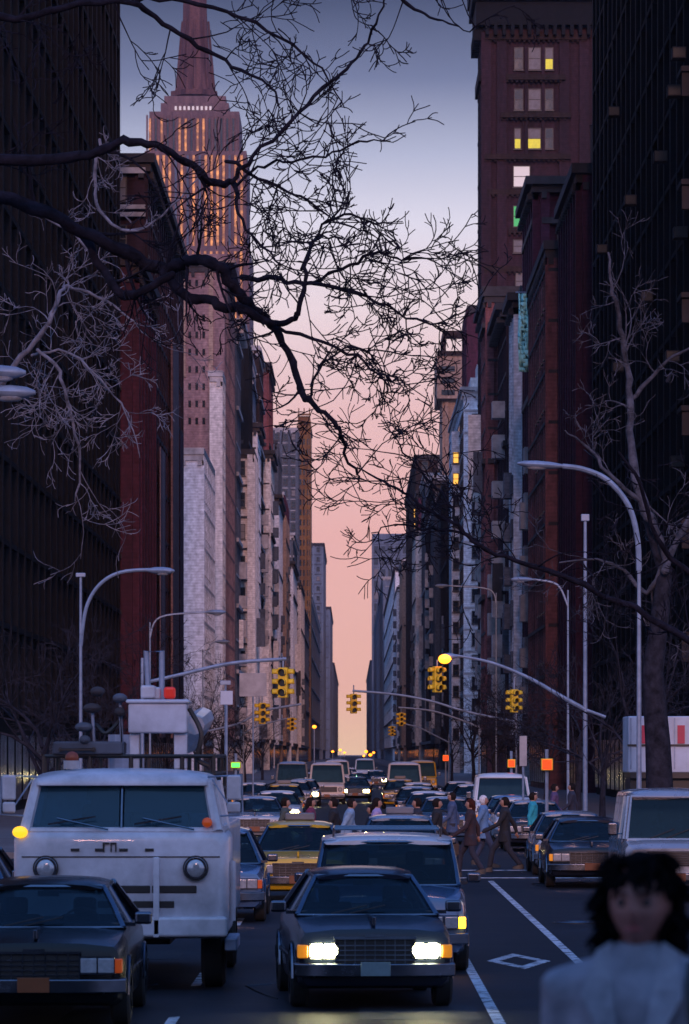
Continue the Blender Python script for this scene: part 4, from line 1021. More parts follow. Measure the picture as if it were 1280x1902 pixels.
# other traffic: copies, each told apart by colour and place
def recolour(o,paint,roof=None):
    for ch in o.children:
        if ch.name.split('.')[0] in ('body','roof','cargo_body','pillars'):
            ch.data=ch.data.copy(); ch.data.materials[0]=M[(roof if roof and ch.name.startswith('roof') else paint)]
def lights(o,m):
    for ch in o.children:
        if ch.name.split('.')[0]=='headlight': ch.data=ch.data.copy(); ch.data.materials[0]=M[m]
traffic=[ # proto, x, D, paint, roof, lights, label
 (c_pk,5.0,97,'silver_paint',None,None,'silver parked car second along the right kerb'),
 (c_pk,5.2,121,'navy_paint','silver_paint',None,'navy parked car with a pale roof beyond the crosswalk on the right'),
 (c_pk,5.1,128,'white_paint',None,None,'white parked car right of the crossing people'),
 (c_pk,5.1,136,'blue_paint',None,None,'blue parked car behind the white one on the right'),
 (v1,5.1,146,'white_paint',None,None,'white panel van parked on the right beyond the crossing'),
 (c_pk,5.1,158,'silver_paint',None,None,'silver car parked beyond the white panel van'),
 (c_pk,2.6,172,'black_paint','silver_paint',None,'black car with pale roof in the right-hand lane'),
 (c_pk,2.7,150,'blue_paint','white_paint',None,'blue car with white roof in the right-hand lane'),
 (c_pk,0.15,245,'black_paint',None,'headlight_dim','black car alone in mid avenue with two glowing headlights'),
 (c_pk,-2.6,225,'silver_paint',None,'headlight_dim','silver car in the left lane with glowing headlights'),
 (c_taxi,-2.9,180,'taxi',None,None,'second taxi, in the left lane beyond the crossing'),
 (c_pk,-2.9,212,'white_paint',None,None,'white car ahead of the second taxi'),
 (v2,2.9,240,'white_paint',None,None,'tall white van in the right lane far up the avenue'),
 (v2,-3.6,255,'silver_paint',None,None,'tall silver van in the left lane far up the avenue'),
 (c_taxi,2.4,215,'taxi',None,None,'farthest taxi, in the right lane'),
 (c_pk,5.2,185,'navy_paint','white_paint',None,'navy parked car with white roof far on the right'),
 (c_pk,5.2,205,'white_paint',None,None,'white parked car farthest along the right kerb'),
 (c_pk,-5.8,60,'black_paint',None,None,'dark parked car at the left edge behind the white truck'),
 (c_pk,-5.7,125,'silver_paint',None,None,'silver parked car at the left kerb beyond the crossing'),
 (c_pk,-5.6,140,'white_paint',None,None,'white parked car at the left kerb'),
 (v1,-5.6,155,'white_paint',None,None,'white panel van at the left kerb'),
 (c_pk,-4.6,195,'blue_paint','white_paint',None,'blue car with white roof near the left kerb'),
 (v2,-1.2,330,'white_paint',None,None,'pale van deepest in the left lane'),
 (c_pk,1.9,345,'silver_paint',None,'headlight_dim','small silver car with lights on, far right of centre'),
 (v2,4.9,300,'taxi',None,None,'yellow van far up the avenue on the right'),
 (c_pk,-3.0,132,'silver_paint',None,None,'silver car in the left lane just beyond the crossing'),
 (c_pk,-2.7,152,'white_paint',None,'headlight_dim','white car with glowing lights in the left lane beyond the crossing'),
 (c_pk,2.9,131,'blue_paint','silver_paint',None,'blue car with silver roof just beyond the crossing people'),
 (c_pk,3.0,195,'white_paint',None,None,'white car in the right lane before the farthest taxi'),
 (c_pk,-3.0,300,'white_paint','white_paint',None,'small white car by the tall silver van'),
 (v2,1.2,420,'white_paint',None,None,'blocky pale van closing the far end of the traffic'),
 (c_pk,0.5,310,'silver_paint','white_paint',None,'pale roofed car in the middle lane far up the avenue'),
 (c_pk,-.4,400,'white_paint',None,'headlight_dim','farthest small white car with lights on'),
]
for pr,x,D,pa,ro,li,lb in traffic:
    o=copy_tree(pr); o.location=(x,D,0); o['label']=lb; o['group']='traffic and parked cars up the avenue'
    recolour(o,pa,ro)
    if li: lights(o,li)

# ------------------------------------------------------------------ white utility truck
def T(X,Y,s=160): return ((X-225)/s, 2.75-(Y-1400)/s)
tr=empty('utility_truck',(-2.69,50,0),0,'old white cab-over utility truck with split windshield and lift gear','truck')
p=M['truck_white']
def rr2(y,hw,zb,zt,r=.12,crown=0):
    pts=[]
    for cx_,cz,a0 in ((hw-r,zb+r,-90),(hw-r,zt-r,0),(-hw+r,zt-r,90),(-hw+r,zb+r,180)):
        for k in range(5): a=R(a0+k*22.5); pts.append((cx_+r*math.cos(a),y,cz+r*math.sin(a)))
    return pts
# lower cab
MB().loft([rr2(.0,1.14,.66,1.76,.1),rr2(.03,1.2,.62,1.82,.12),rr2(.12,1.25,.6,1.86,.13),rr2(1.9,1.25,.6,1.86,.13)]).build('cab',p,tr,smooth=True,angle=40)
# upper cab frame
fr=MB()
def tb(a,b,r0=.05,r1=None): fr.tube([a,b],[r0,r1 or r0],8)
for s in (-1,1):
    tb((s*1.12,.1,1.84),(s*1.0,.38,2.42),.07,.06); tb((s*1.14,1.85,1.84),(s*1.04,1.8,2.42),.08,.08); tb((s*1.15,.95,1.84),(s*1.04,1.0,2.42),.035)
    tb((s*1.15,.15,1.86),(s*1.15,1.85,1.86),.06)
tb((-1.1,.11,1.85),(1.1,.11,1.85),.045)
tb((-1.0,.36,2.42),(1.0,.36,2.42),.05)
fr.build('cab_frame',p,tr,smooth=True)
rings=[]
for y,w,dz in ((.26,.96,.0),(.33,1.03,.09),(.6,1.07,.15),(1.2,1.08,.17),(1.75,1.07,.13),(1.9,1.02,.02)):
    rings.append([(w*math.cos(R(a)),y,2.41+(dz*abs(math.sin(R(a)))**.5 if 0<a<180 else 0)) for a in range(0,181,12)]+[(-w,y,2.38),(w,y,2.38)])
MB().loft(rings).build('roof',p,tr,smooth=True,angle=60)
g_=mat('truck glass',(.05,.12,.16),.05,var=0,spec=.8)
gm=g_.node_tree; b_=gm.nodes['Principled BSDF']; ts=gm.nodes.new('ShaderNodeBsdfTransparent'); ts.inputs[0].default_value=(.35,.6,.75,1)
mx=gm.nodes.new('ShaderNodeMixShader'); mx.inputs[0].default_value=.3; gm.links.new(ts.outputs[0],mx.inputs[1]); gm.links.new(b_.outputs[0],mx.inputs[2]); gm.links.new(mx.outputs[0],gm.nodes['Material Output'].inputs[0])
for s in (-1,1):
    MB().loft([[(s*.03,.11,1.89),(s*1.06,.13,1.89),(s*.95,.37,2.4),(s*.03,.35,2.4)],[(s*.03,.125,1.89),(s*1.06,.145,1.89),(s*.95,.385,2.4),(s*.03,.365,2.4)]]).build('windshield',g_,tr)
    MB().quad([(s*1.15,.2,1.9),(s*1.15,.93,1.9),(s*1.03,.97,2.4),(s*1.03,.45,2.4)]).build('side_window',g_,tr)
    MB().quad([(s*1.15,.97,1.9),(s*1.15,1.8,1.9),(s*1.04,1.75,2.4),(s*1.04,1.02,2.4)]).build('side_window',g_,tr)
MB().tube([(0,.1,1.87),(0,.35,2.42)],.018,6).build('windshield_bar',M['chrome'],tr)
MB().box(-1.1,1.1,1.86,1.9,.7,2.4).build('cab_back',mat('teal reflection cab back',(.10,.24,.30),.7,var=.4,scale=2),tr)  # blue reflection seen in the windshield, painted as teal on the cab back
MB().box(-1.05,1.05,.2,.7,1.7,1.87).build('dashboard',M['plastic'],tr,bevel=.04)
for x,w2 in ((-.32,.2),(.35,.3)):
    st=MB().box(x-w2,x+w2,1.0,1.2,1.4,2.16).build('seat',M['seat'],tr,bevel=.06); MB().box(x-w2*.7,x+w2*.7,1.0,1.15,2.18,2.36).build('headrest',M['seat'],st,bevel=.04)
MB().tube([(.55+.22*math.cos(a*.4),.72+.1*math.sin(a*.4),1.97+.16*math.sin(a*.4)) for a in range(17)],.015,6).build('steering_wheel',M['plastic'],tr)
# sun visors / hanging cloth shapes behind the glass
for x0,x1,zl in ((-.15,-.02,1.9),(.2,.75,2.0)):
    MB().box(x0-.25,x1+.25 if x0>0 else x1,.75,.78,zl+.05,2.33).build('sun_shade',M['seat'],tr,bevel=.02)
# front panel details
for s in (-1,1):
    x=s*.87
    h=MB().disc((x*1.0,-.03,1.42),.135,.05,24).build('headlight_bezel',M['chrome'],tr,bevel=.01)
    MB().ell((x,-.05,1.42),(.105,.035,.105),18,10).build('headlight',M['lamp_glass'],tr,smooth=True)
    MB().disc((x,-.035,1.42),.15,.03,24).build('headlight_surround',M['plastic'],tr)
MB().box(-1.15,1.15,-.006,.0,1.545,1.56).build('panel_seam',M['plastic'],tr)
gr=MB()
gr.box(-.27,.34,-.012,.01,1.13,1.22).box(.36,.88,-.012,.01,1.13,1.22).box(-.27,.08,-.012,.01,.96,1.04).box(.14,.62,-.012,.01,.96,1.04).box(-.9,-.3,-.012,.01,1.13,1.22)
gr.build('grille',M['plastic'],tr,bevel=.012)
for X in (140,185,230,278):
    x=(X-225)/160; MB().box(x-.05,x+.05,-.012,.01,1.615,1.65).build('vent',M['plastic'],tr)
em=MB(); x=-.12
em.box(x-.09,x-.07,-.02,-.002,1.61,1.72).box(x-.068,x-.012,-.02,-.002,1.7,1.72).box(x+.0,x+.015,-.02,-.002,1.61,1.72).box(x+.017,x+.07,-.02,-.002,1.7,1.72).box(x+.055,x+.07,-.02,-.002,1.61,1.698)
em.build('emblem',M['plastic'],tr)
MB().box(.38,.45,-.1,-.03,.62,1.55).build('front_post',M['truck_white'],tr,bevel=.01)
MB().box(-1.22,1.24,-.1,.05,.62,.86).build('bumper',M['truck_white'],tr,bevel=.04)
MB().box(-.1,.2,-.125,-.102,.68,.86).build('license_plate',M['plate'],tr)
MB().ell((-1.17,.0,1.84),(.09,.06,.07),14,8).build('marker_light',M['amber_lit'] if False else mat('glowing amber marker',(.6,.3,.01),.3,var=0,emit=(1,.5,.02),es=1.2),tr,smooth=True)
MB().ell((1.0,.05,1.95),(.06,.05,.06),14,8).build('marker_light',M['orange_off'],tr,smooth=True)
b=MB().disc((-.62,.8,2.62),.1,.1,16,'z').build('beacon_base',M['ledge'],tr); MB().ell((-.62,.8,2.7),(.08,.08,.08),14,8).build('beacon_lens',mat('dull orange beacon',(.2,.035,.01),.4,var=.3),b,smooth=True)
for s in (-1,1):
    w=MB().tube([(s*.5+.35,.02,1.87),(s*.5-.25,.1,2.0)],.012,6).tube([(s*.5-.35,.085,1.93),(s*.5+.2,.11,2.02)],.01,5).build('wiper',M['chrome'],tr)
# mirrors
for s in (1,-1):
    m=MB().box(s*1.31-.08,s*1.31+.08,.12,.17,2.21,2.5).box(s*1.31-.075,s*1.31+.075,.12,.17,2.06,2.19).build('mirror',M['truck_white'],tr,bevel=.03)
    MB().tube([(s*1.0,.4,2.48),(s*1.4,.16,2.5),(s*1.41,.15,2.04),(s*1.08,.2,2.02)],.014,6).tube([(s*1.05,.3,2.45),(s*1.28,.2,2.1)],.01,5).build('mirror_frame',M['steel'],m)
MB().tube([(1.29,.3,.8),(1.29,.3,1.5)],.035,8).build('grab_bar',M['truck_white'],tr)
MB().box(1.2,1.34,.2,1.7,.45,.6).build('step',M['steel'],tr,bevel=.02)
# rear body and lift gear
MB().box(-1.2,1.2,2.05,7.2,.75,1.9).build('utility_body',M['truck_white'],tr,bevel=.04)
MB().box(-.5,.5,1.95,7.4,.45,.74).build('chassis',M['plastic'],tr,bevel=.02)
for y in (.95,5.6):
    for s in (-1,1): wheel(tr,s*1.05,y,.45,.28)
rk=MB()
for x in (-1.05,-.5,.0,.62,1.0):
    for y in (2.3,4.6,6.9): rk.tube([(x,y,1.9),(x,y,2.72)],.028,6)
for z in (2.3,2.5,2.72):
    for x in (-1.05,1.0): rk.tube([(x,2.3,z),(x,6.9,z)],.028,6)
    for y in (2.3,4.6,6.9): rk.tube([(-1.05,y,z),(1.0,y,z)],.028,6)
for k in range(9): rk.tube([(-.85,2.2+k*.5,2.8),(-.45,2.2+k*.5,2.8)],.02,5)
rk.tube([(-.85,2.2,2.8),(-.85,6.4,2.8)],.03,6).tube([(-.45,2.2,2.8),(-.45,6.4,2.8)],.03,6)
rk.build('rack',M['plastic'],tr,smooth=True)
bk=MB().box(-.03,.68,2.2,3.0,3.0,3.36).box(-.06,.71,2.17,3.03,3.36,3.41).build('lift_bucket',M['truck_white'],tr,bevel=.05)
for a_,b_2 in ((-.02,.1),(.52,.68)): MB().box(a_,b_2,2.3,2.45,2.56,3.0).build('bucket_leg',M['truck_white'],tr,bevel=.02)
MB().box(.12,.3,2.2,2.6,3.42,3.58).box(.2,.36,2.25,2.5,3.41,3.56).build('control_box',M['truck_white'],bk,bevel=.03)
MB().box(.4,.54,2.2,2.4,3.42,3.56).build('red_lamp',M['red_lens'],bk,bevel=.03)
MB().tube([(.2,2.6,3.4),(.17,2.6,4.0),(.36,2.6,4.0),(.36,2.6,3.4)],.035,6).build('fork',M['steel'],tr)
bm_=MB().tube([(.75,3.0,3.1),(.8,4.5,3.2),(.5,6.5,2.9)],[.12,.14,.16],8).build('boom',M['truck_white'],tr,smooth=True)
MB().tube([(-.3,6.2,1.9),(-.3,6.2,3.0)],.2,12).build('turret',M['steel'],tr)
for k,(X,Y) in enumerate(((155,1318),(205,1300),(205,1325),(140,1352),(165,1288),(142,1375))):
    x=(X-225)/148; z=2.75-(Y-1400)/148
    MB().ell((x,2.3,z),(.11-.02*(k%3),.12,.06),12,8).build('work_lamp',M['slate'] if k%2 else M['dark_ledge'],tr,smooth=True)
    if k<3: MB().tube([(x,2.35,z),(x+.03,2.35,2.7)],.02,6).build('lamp_stem',M['steel'],tr)
MB().box(-.95,-.1,2.25,3.2,2.74,2.9).build('tool_chest',M['slate'],tr,bevel=.03)
cable=MB().tube(arc([(.7,2.5,3.3),(.85,2.4,3.0),(.8,2.4,2.7),(.95,2.4,2.6)]),.03,6).tube(arc([(-.1,2.4,3.2),(-.3,2.3,3.0),(-.45,2.4,3.1),(-.6,2.4,2.9)]),.025,6).build('hose',M['plastic'],tr,smooth=True)

# white box truck standing across on the side street, right
D=118
bt=empty('box_truck',(7.9,D,.13),0,'white box truck with red stripes half hidden by trees on the right','truck')
MB().box(-.35,6.5,0,2.4,2.1,3.65).build('cargo_box',M['box_white'],bt,bevel=.04)
MB().box(-.37,6.52,-.03,-.002,2.82,2.88).box(-.3,6.5,-.02,2.42,1.95,2.098).build('side_rail',M['plastic'],bt)
for x in (.02,1.0,): MB().box(x,x+.2,-.03,-.004,2.9,3.4).build('stripe',M['pink_red'],bt)
for x in (-.3,.9,2.2,3.6,5): MB().box(x,x+.04,-.028,-.003,2.2,3.6).build('rib',M['steel'],bt)
MB().box(-.3,6.6,.2,2.2,.7,1.949).build('chassis',M['plastic'],bt,bevel=.03)
for x in (.6,5.6):
    n=20; e=MB().disc((x,.1,.45),.45,.28,22,'y'); W_=empty('wheel'); W_.parent=bt; e.build('tyre',M['rubber'],W_,bevel=.03); MB().disc((x,-.05,.45),.26,.04,20,'y').build('rim',M['steel'],W_)
MB().box(6.6,8.4,.1,2.3,.7,2.7).build('cab',M['box_white'],bt,bevel=.12)
MB().box(7.3,8.0,.06,.098,1.7,2.4).build('side_window',M['glass'],bt)

# ------------------------------------------------------------------ signs and street pieces
def sign(label,X,Y,D,w,h,m,x=None,name='street_sign'):
    c=P(X,Y,D); o=empty(name,(c.x,D,.13),0,label,'sign')
    MB().tube([(0,.06,0),(0,.06,c.z+h/2-.13)],.035,8).build('pole',M['steel'],o,smooth=True)
    MB().box(-w/2,w/2,-.0,.025,c.z-.13-h/2,c.z-.13+h/2).build('panel',M[m],o,bevel=.01)
    return o
sign('pale square sign panel on a pole above the truck mirror',421,1296,140,.4,.45,'box_white')
sign('small wide pale sign on a pole above the square panel',419,1268,141,.35,.14,'steel')
sign('large faded grey sign board on the left behind the mast',470,1272,175,1.1,.95,'ledge')
sign('tall pale lilac sign strip right of the red light',972,1395,128,.22,.9,'ledge')

# ------------------------------------------------------------------ haze over the long avenue
hz_=MB().box(-700,700,-40,4600,-2,420).build('haze',mat('haze',(.5,.6,.8),var=0)); tag(hz_,kind='stuff')
hm_=hz_.data.materials[0].node_tree; hm_.nodes.clear()
pv=hm_.nodes.new('ShaderNodeVolumePrincipled'); pv.inputs['Density'].default_value=.000045; pv.inputs['Color'].default_value=(.45,.55,.8,1)
ho=hm_.nodes.new('ShaderNodeOutputMaterial'); hm_.links.new(pv.outputs[0],ho.inputs['Volume'])

# ------------------------------------------------------------------ people
SK=mat('skin',(.32,.17,.12),.55,var=.12,scale=12)
def cmat(n,c): return mat(n,c,.85,var=.3,scale=9,bump=.3)
def remesh(mb,name,m,voxel,parent,smooth_it=3):
    me=bpy.data.meshes.new('tmp'); me.from_pydata(mb.v,[],mb.f)
    bm=bmesh.new(); bm.from_mesh(me); bmesh.ops.remove_doubles(bm,verts=bm.verts,dist=1e-5); bmesh.ops.recalc_face_normals(bm,faces=bm.faces); bm.to_mesh(me); bm.free()
    t=bpy.data.objects.new('tmp',me); col.objects.link(t)
    r=t.modifiers.new('r','REMESH'); r.mode='VOXEL'; r.voxel_size=voxel
    if smooth_it: s=t.modifiers.new('s','SMOOTH'); s.factor=.5; s.iterations=smooth_it
    dg=bpy.context.evaluated_depsgraph_get(); dg.update()
    out=bpy.data.meshes.new_from_object(t.evaluated_get(dg)); bpy.data.objects.remove(t)
    out.name=name; out.materials.clear(); out.materials.append(m)
    for f in out.polygons: f.use_smooth=True
    o=bpy.data.objects.new(name,out); col.objects.link(o); o.parent=parent; return o
def head_fn(p, s=1.0):
    # p on an ellipsoid .076,.096,.118 facing -y
    x,y,z=p; f=max(0,-y/.096)
    if z<0: k=1-.42*min(1,(-z/.118))**1.6; x*=k; y*=(1-.12*(-z/.118))
    g=lambda cx_,cz,sx_,sz_: math.exp(-((x-cx_)/sx_)**2-((z-cz)/sz_)**2)
    if y<0:
        y-=.021*g(0,-.022,.011,.016)+.012*g(0,.0,.009,.022)+.006*g(0,.028,.05,.012)
        y+=.013*(g(.031,.006,.016,.011)+g(-.031,.006,.016,.011))
        y-=.006*g(0,-.056,.02,.006)+.006*g(0,-.068,.017,.006)-.003*g(0,-.062,.02,.003)
        y-=.008*g(0,-.098,.022,.016)
        y-=.004*(g(.045,-.02,.02,.02)+g(-.045,-.02,.02,.02))
    if y>0: y*=1.06
    return Vector((x,y,z))
def hand(mb,w,d,side,up=Vector((0,0,1)),curl=.5):
    """palm from wrist w along d; five fingers"""
    d=d.normalized(); lat=Vector((0,1,0)) if abs(d.y)<.8 else Vector((1,0,0)); lat=(lat-d*lat.dot(d)).normalized(); nrm=d.cross(lat)*side
    mb.tube([w-d*.01,w+d*.04,w+d*.085],[.026,.036,.034],8,round_ends=True,sq=(1,.6))
    for k,(o_,L) in enumerate(((-.027,.068),(-.009,.078),(.009,.074),(.026,.058))):
        b=w+d*.085+lat*o_; q=b+d*L*.45+nrm*.008; e=q+(d*(1-curl)+nrm*curl).normalized()*L*.5
        mb.tube([b,q,e],[.0095,.009,.0075],6,round_ends=True)
    b=w+d*.03-lat*.03; mb.tube([b,b+d*.03-lat*.022,b+d*.06-lat*.024+nrm*.012],[.012,.011,.009],6,round_ends=True)
def person(label,x,y,z=.0,rz=0,h=1.72,coat=(.05,.02,.03),legs=(.02,.02,.03),hair=(.02,.015,.012),stride=.35,coatlen=.95,arm=.2,skirt=False,longhair=False,voxel=.014,lean=0,skin=SK,bag=None,group=None):
    s=h/1.72; o=empty('person',(x,y,z),rz,label,'person',group); o.scale=(s,s,s)
    V=Vector; bd=MB()
    hz=.92
    # legs: stride along -y (walking towards local -y)
    feet=[]
    for sd,st_ in ((-1,stride),(1,-stride)):
        hip=V((sd*.09,0,hz)); ank=V((sd*.09,-st_*.75,.09+(.07 if st_<0 else 0))); knee=(hip+ank)/2+V((0,-.05-abs(st_)*.12,.0+.01))
        bd.tube([hip,hip.lerp(knee,.5),knee,knee.lerp(ank,.35),ank],[.092,.078,.056,.055,.036],10,round_ends=True)
        feet.append((hip,knee,ank,sd))
        bd.tube([ank+V((0,.03,-.02)),ank+V((0,-.06,-.05)),ank+V((0,-.13,-.055))],[.028,.024,.018],8,round_ends=True)
    tor=[(.86,.0,.135,.1),(.95,.0,.165,.115),(1.05,.0,.145,.1),(1.15,0,.14,.095),(1.28,0,.165,.11),(1.38,0,.18,.108),(1.44,.0,.165,.09),(1.48,.01,.09,.065),(1.52,.012,.055,.055),(1.6,.0,.05,.055)]
    bd.loft([[V((rx*math.cos(2*math.pi*k/20),cy_+ry*math.sin(2*math.pi*k/20)+lean*(zz-.9),zz)) for k in range(20)] for zz,cy_,rx,ry in tor])
    hc=V((0,-.015+lean*.75,1.615))
    bd.ell(hc,(.076,.096,.118),28,22,fn=head_fn)
    for sd in (-1,1): bd.ell(hc+V((sd*.076,.008,-.005)),(.01,.02,.032),8,6)
    arms=[]
    for sd,a in ((-1,-arm),(1,arm)):
        sh=V((sd*.185,lean*.5,1.4)); el=sh+V((sd*.04,-a*.5+.03,-.28)); wr=el+V((-sd*.01,-a*.55-.08-abs(a)*.2,-.235+abs(a)*.12))
        bd.tube([sh,sh.lerp(el,.5),el,el.lerp(wr,.4),wr],[.056,.046,.038,.036,.024],8,round_ends=True)
        hand(bd,wr,(wr-el),sd); arms.append((sh,el,wr,sd))
    remesh(bd,'body',skin,voxel,o,2)
    cm=cmat('cloth %.2f %.2f %.2f'%coat,coat); lm=cmat('cloth %.2f %.2f %.2f'%legs,legs)
    tb_=MB()
    for hip,knee,ank,sd in feet: tb_.tube([hip+V((0,0,.03)),hip.lerp(knee,.5),knee,knee.lerp(ank,.5),ank+V((0,0,.015))],[.108,.094,.074,.07,.062],10)
    tb_.tube([V((0,0,.86)),V((0,0,1.03))],[.17,.155],14,sq=(1,.72))
    remesh(tb_,'trousers',lm,.018,o,3)
    ct_=MB(); zb=coatlen-.25
    prof=[(zb,.215 if coatlen<.9 else .19,.16),(.92,.19,.14),(1.05,.168,.12),(1.15,.165,.115),(1.28,.185,.13),(1.38,.2,.128),(1.44,.18,.108),(1.49,.105,.085),(1.52,.07,.07)]
    prof=[q for q in prof if q[0]>=zb]
    ct_.loft([[V((rx*math.cos(2*math.pi*k/22),ry*math.sin(2*math.pi*k/22)+lean*(zz-.9),zz)) for k in range(22)] for zz,rx,ry in prof])
    for sh,el,wr,sd in arms: ct_.tube([sh+V((-sd*.05,0,.0)),sh+V((0,0,.002)),sh.lerp(el,.5),el,el.lerp(wr,.5),wr-(wr-el)*.06],[.082,.080,.066,.056,.052,.044],9,round_ends=True)
    remesh(ct_,'coat',cm,.018,o,3)
    hm=mat('hair %.3f'%hair[0],hair,.8,var=.4,scale=30,bump=.5,spec=.05)
    hb=MB()
    hb.ell(hc+V((0,.018,.022)),(.09,.106,.118),18,14)
    if longhair:
        hb.tube([hc+V((0,.06,.05)),hc+V((0,.085,-.06)),hc+V((0,.08,-.17))],[.085,.085,.06],12,round_ends=True,sq=(1,.6))
    hh=hb.build('hair',hm,o,smooth=True)
    # open the face: pull front-lower verts behind the face
    for v in hh.data.vertices:
        if v.co.y<hc.y-.03 and v.co.z<hc.z+.065: v.co.y=hc.y-.02
    for hip,knee,ank,sd in feet:
        MB().loft([[ank+V((sx_*w,yy,zz)) for sx_,zz in ((-1,-.088),(1,-.088),(.9,tz),(0,tz+.02),(-.9,tz))] for yy,w,tz in ((.075,.035,.0),(.04,.05,.03),(-.05,.052,.01),(-.12,.05,-.015),(-.185,.034,-.035))]).build('shoe',M['plastic'],o,smooth=True,angle=50)
    if bag:
        a=arms[1][2]; MB().box(a.x-.05,a.x+.07,a.y-.16,a.y+.14,a.z-.42,a.z-.16).build('bag',cmat('cloth bag %.2f'%bag[0],bag),o,bevel=.02)
    return o
LFT,RGT=R(-90),R(90)   # facing -x / +x   (local -y -> world)
ppl=[ # X, D, rz, coat, legs, hair, stride, label, kwargs
 (577,99,RGT,(.16,.02,.06),(.03,.02,.03),'long',.25,'person in a maroon coat crossing left of centre',dict(bag=(.05,.03,.02),longhair=True,coatlen=.8)),
 (620,98,LFT,(.012,.012,.016),(.012,.012,.016),'short',.35,'person in black clothes walking behind the one in pale blue',dict()),
 (642,97,RGT,(.2,.3,.42),(.03,.04,.07),'short',.3,'person in a pale blue jacket bending forward in the crosswalk',dict(lean=-.18)),
 (690,99,LFT,(.015,.015,.03),(.02,.02,.03),'short',.2,'short person in dark clothes left of the lilac coat',dict(h=1.55)),
 (700,98,RGT,(.36,.28,.5),(.05,.05,.1),'long',.3,'person in a lilac coat in the middle of the crosswalk',dict(bag=(.05,.03,.02),longhair=True)),
 (530,99,RGT,(.06,.07,.06),(.02,.02,.03),'short',.3,'person in a dull green coat above the taxi',dict()),
 (775,98,LFT,(.02,.02,.03),(.015,.015,.02),'short',.4,'person in a dark jacket above the wagon roof',dict()),
 (812,97,RGT,(.01,.012,.02),(.012,.012,.02),'short',.2,'person in a long black coat right of the wagon',dict(coatlen=.65)),
 (874,96,LFT,(.03,.015,.02),(.02,.02,.035),'long',.35,'person with dark red-brown hair walking by the lane line',dict(bag=(.05,.03,.02),longhair=True,hair=(.05,.015,.012))),
 (898,104,RGT,(.1,.2,.36),(.03,.04,.08),'pale',.3,'person in a blue jacket with white hair beyond the crosswalk',dict(hair=(.6,.6,.62))),
 (938,100,LFT,(.012,.012,.018),(.015,.018,.03),'short',.48,'person in dark clothes striding wide at the right of the crosswalk',dict()),
 (990,112,RGT,(.02,.3,.38),(.015,.02,.03),'short',.2,'person in a bright cyan jacket waiting at the right corner',dict()),
 (840,112,LFT,(.05,.08,.16),(.02,.02,.03),'short',.3,'person in navy passing the parked cars',dict()),
 (1030,125,RGT,(.1,.06,.14),(.02,.02,.03),'short',.2,'person in a purple jacket on the right pavement',dict(bag=(.05,.03,.02),z=.13)),
 (1062,128,LFT,(.03,.03,.05),(.02,.02,.03),'short',.3,'person in dark grey on the right pavement beside the mast',dict(z=.13)),
]
for X,D,rz,co,le,hr,sr_,lb,kw in ppl:
    kw=dict(kw); kw.setdefault('hair',(.018,.013,.012)); z=kw.pop('z',0.0)
    person(lb,(X-CX)*D/F,D,z,rz,coat=co,legs=le,stride=sr_,arm=sr_*.8,**kw)

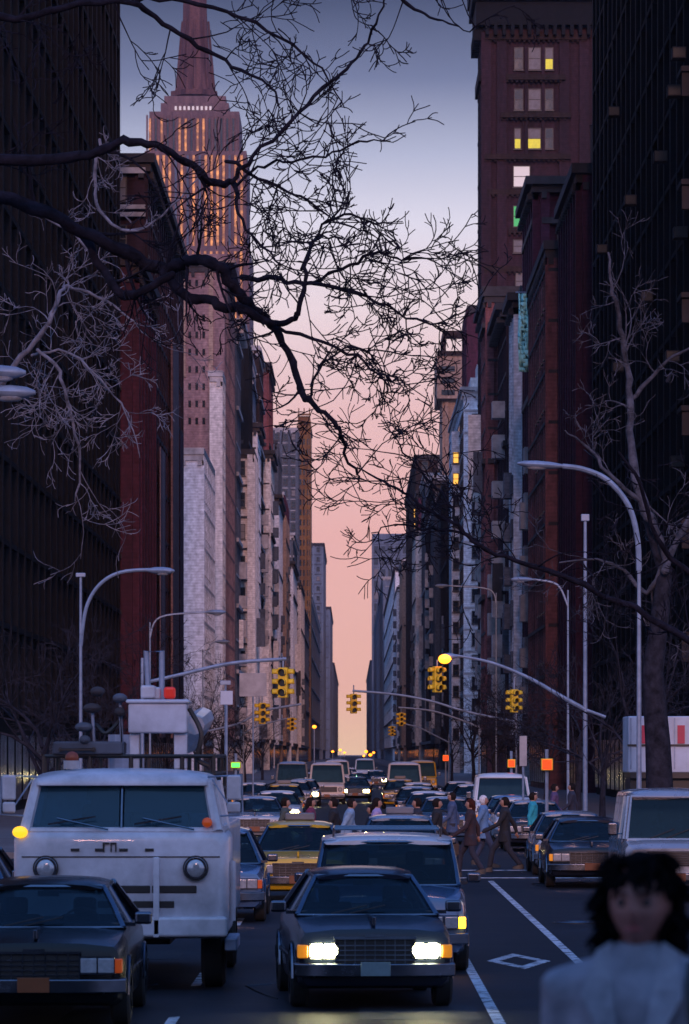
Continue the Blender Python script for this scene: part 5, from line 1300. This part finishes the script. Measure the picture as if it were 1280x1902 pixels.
# foreground woman
D=10.3
wx=(1190-CX)*D/F
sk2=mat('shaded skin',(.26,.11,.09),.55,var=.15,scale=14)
wo=person('woman close to the camera at lower right with dark curly hair and light grey jacket',wx,D,.87,R(-14),h=1.62,coat=(.24,.25,.3),legs=(.03,.03,.05),hair=(.003,.002,.003),stride=.18,arm=.12,voxel=.006,skin=sk2,coatlen=.9)
hobj=[c for c in wo.children if c.name.startswith('hair')][0]
q=random.Random(5); hb=MB(); hc=Vector((0,-.015,1.615))
hb.ell(hc+Vector((0,.03,.03)),(.088,.1,.108),24,16)
for k in range(700):
    a=q.uniform(0,2*math.pi); zz=q.uniform(-.13,.13)
    if math.sin(a)<-.35 and zz<.075: continue
    rr_=.076+q.uniform(0,.016)
    c=hc+Vector((rr_*math.cos(a)*1.05*math.sqrt(max(.25,1-(zz/.2)**2)),.02+rr_*math.sin(a)*1.1*math.sqrt(max(.25,1-(zz/.2)**2)),zz))
    cv=[c]; dv=Vector((q.gauss(0,.5),q.gauss(0,.5),-1)).normalized()
    for t_ in range(6): dv=(dv+Vector((q.gauss(0,.35),q.gauss(0,.35),-.1))).normalized(); cv.append(cv[-1]+dv*.013)
    hb.tube(cv,[.008,.012,.012,.011,.009,.006,.003],5)
nm=hb.mesh('hair',hobj.data.materials[0],True,60); hobj.data=nm
for s in (-1,1):
    e=MB().ell(hc+Vector((s*.031,-.078,.006)),(.013,.012,.011),14,10).build('eye',mat('eye white',(.05,.035,.035),.2,var=0),wo,smooth=True)
    MB().ell(hc+Vector((s*.031,-.0885,.006)),(.006,.003,.006),12,8).build('iris',mat('iris',(.02,.012,.01),.1,var=0),e,smooth=True)
    MB().tube([hc+Vector((s*.016,-.099,.026)),hc+Vector((s*.03,-.098,.031)),hc+Vector((s*.046,-.088,.027))],[.003,.004,.002],6).build('eyebrow',hobj.data.materials[0],wo)
MB().tube([hc+Vector((-.022,-.094,-.062)),hc+Vector((-.008,-.101,-.059)),hc+Vector((0,-.102,-.061)),hc+Vector((.008,-.101,-.059)),hc+Vector((.022,-.094,-.062))],[.003,.006,.006,.006,.003],8).build('lips',mat('lips',(.3,.06,.06),.4,var=0),wo,smooth=True)
# collar lapels and bag strap
cl=MB()
for s in (-1,1):
    cl.loft([[Vector((s*.02,-.135,1.22)),Vector((s*.05,-.14,1.24)),Vector((s*.05,-.15,1.24)),Vector((s*.02,-.145,1.22))],
             [Vector((s*.05,-.11,1.4)),Vector((s*.13,-.12,1.38)),Vector((s*.13,-.135,1.385)),Vector((s*.05,-.125,1.4))],
             [Vector((s*.06,-.04,1.515)),Vector((s*.1,-.05,1.49)),Vector((s*.105,-.06,1.5)),Vector((s*.065,-.05,1.525))]])
cl.build('collar',cmat('cloth jacket collar',(.28,.29,.34)),wo,bevel=.004)
MB().tube([(.14,-.05,1.47),(.15,-.14,1.36),(.17,-.15,1.2),(.2,-.12,1.0)],.012,6,sq=(1,.4)).build('strap',M['plastic'],wo,smooth=True)

bpy.context.view_layer.update()
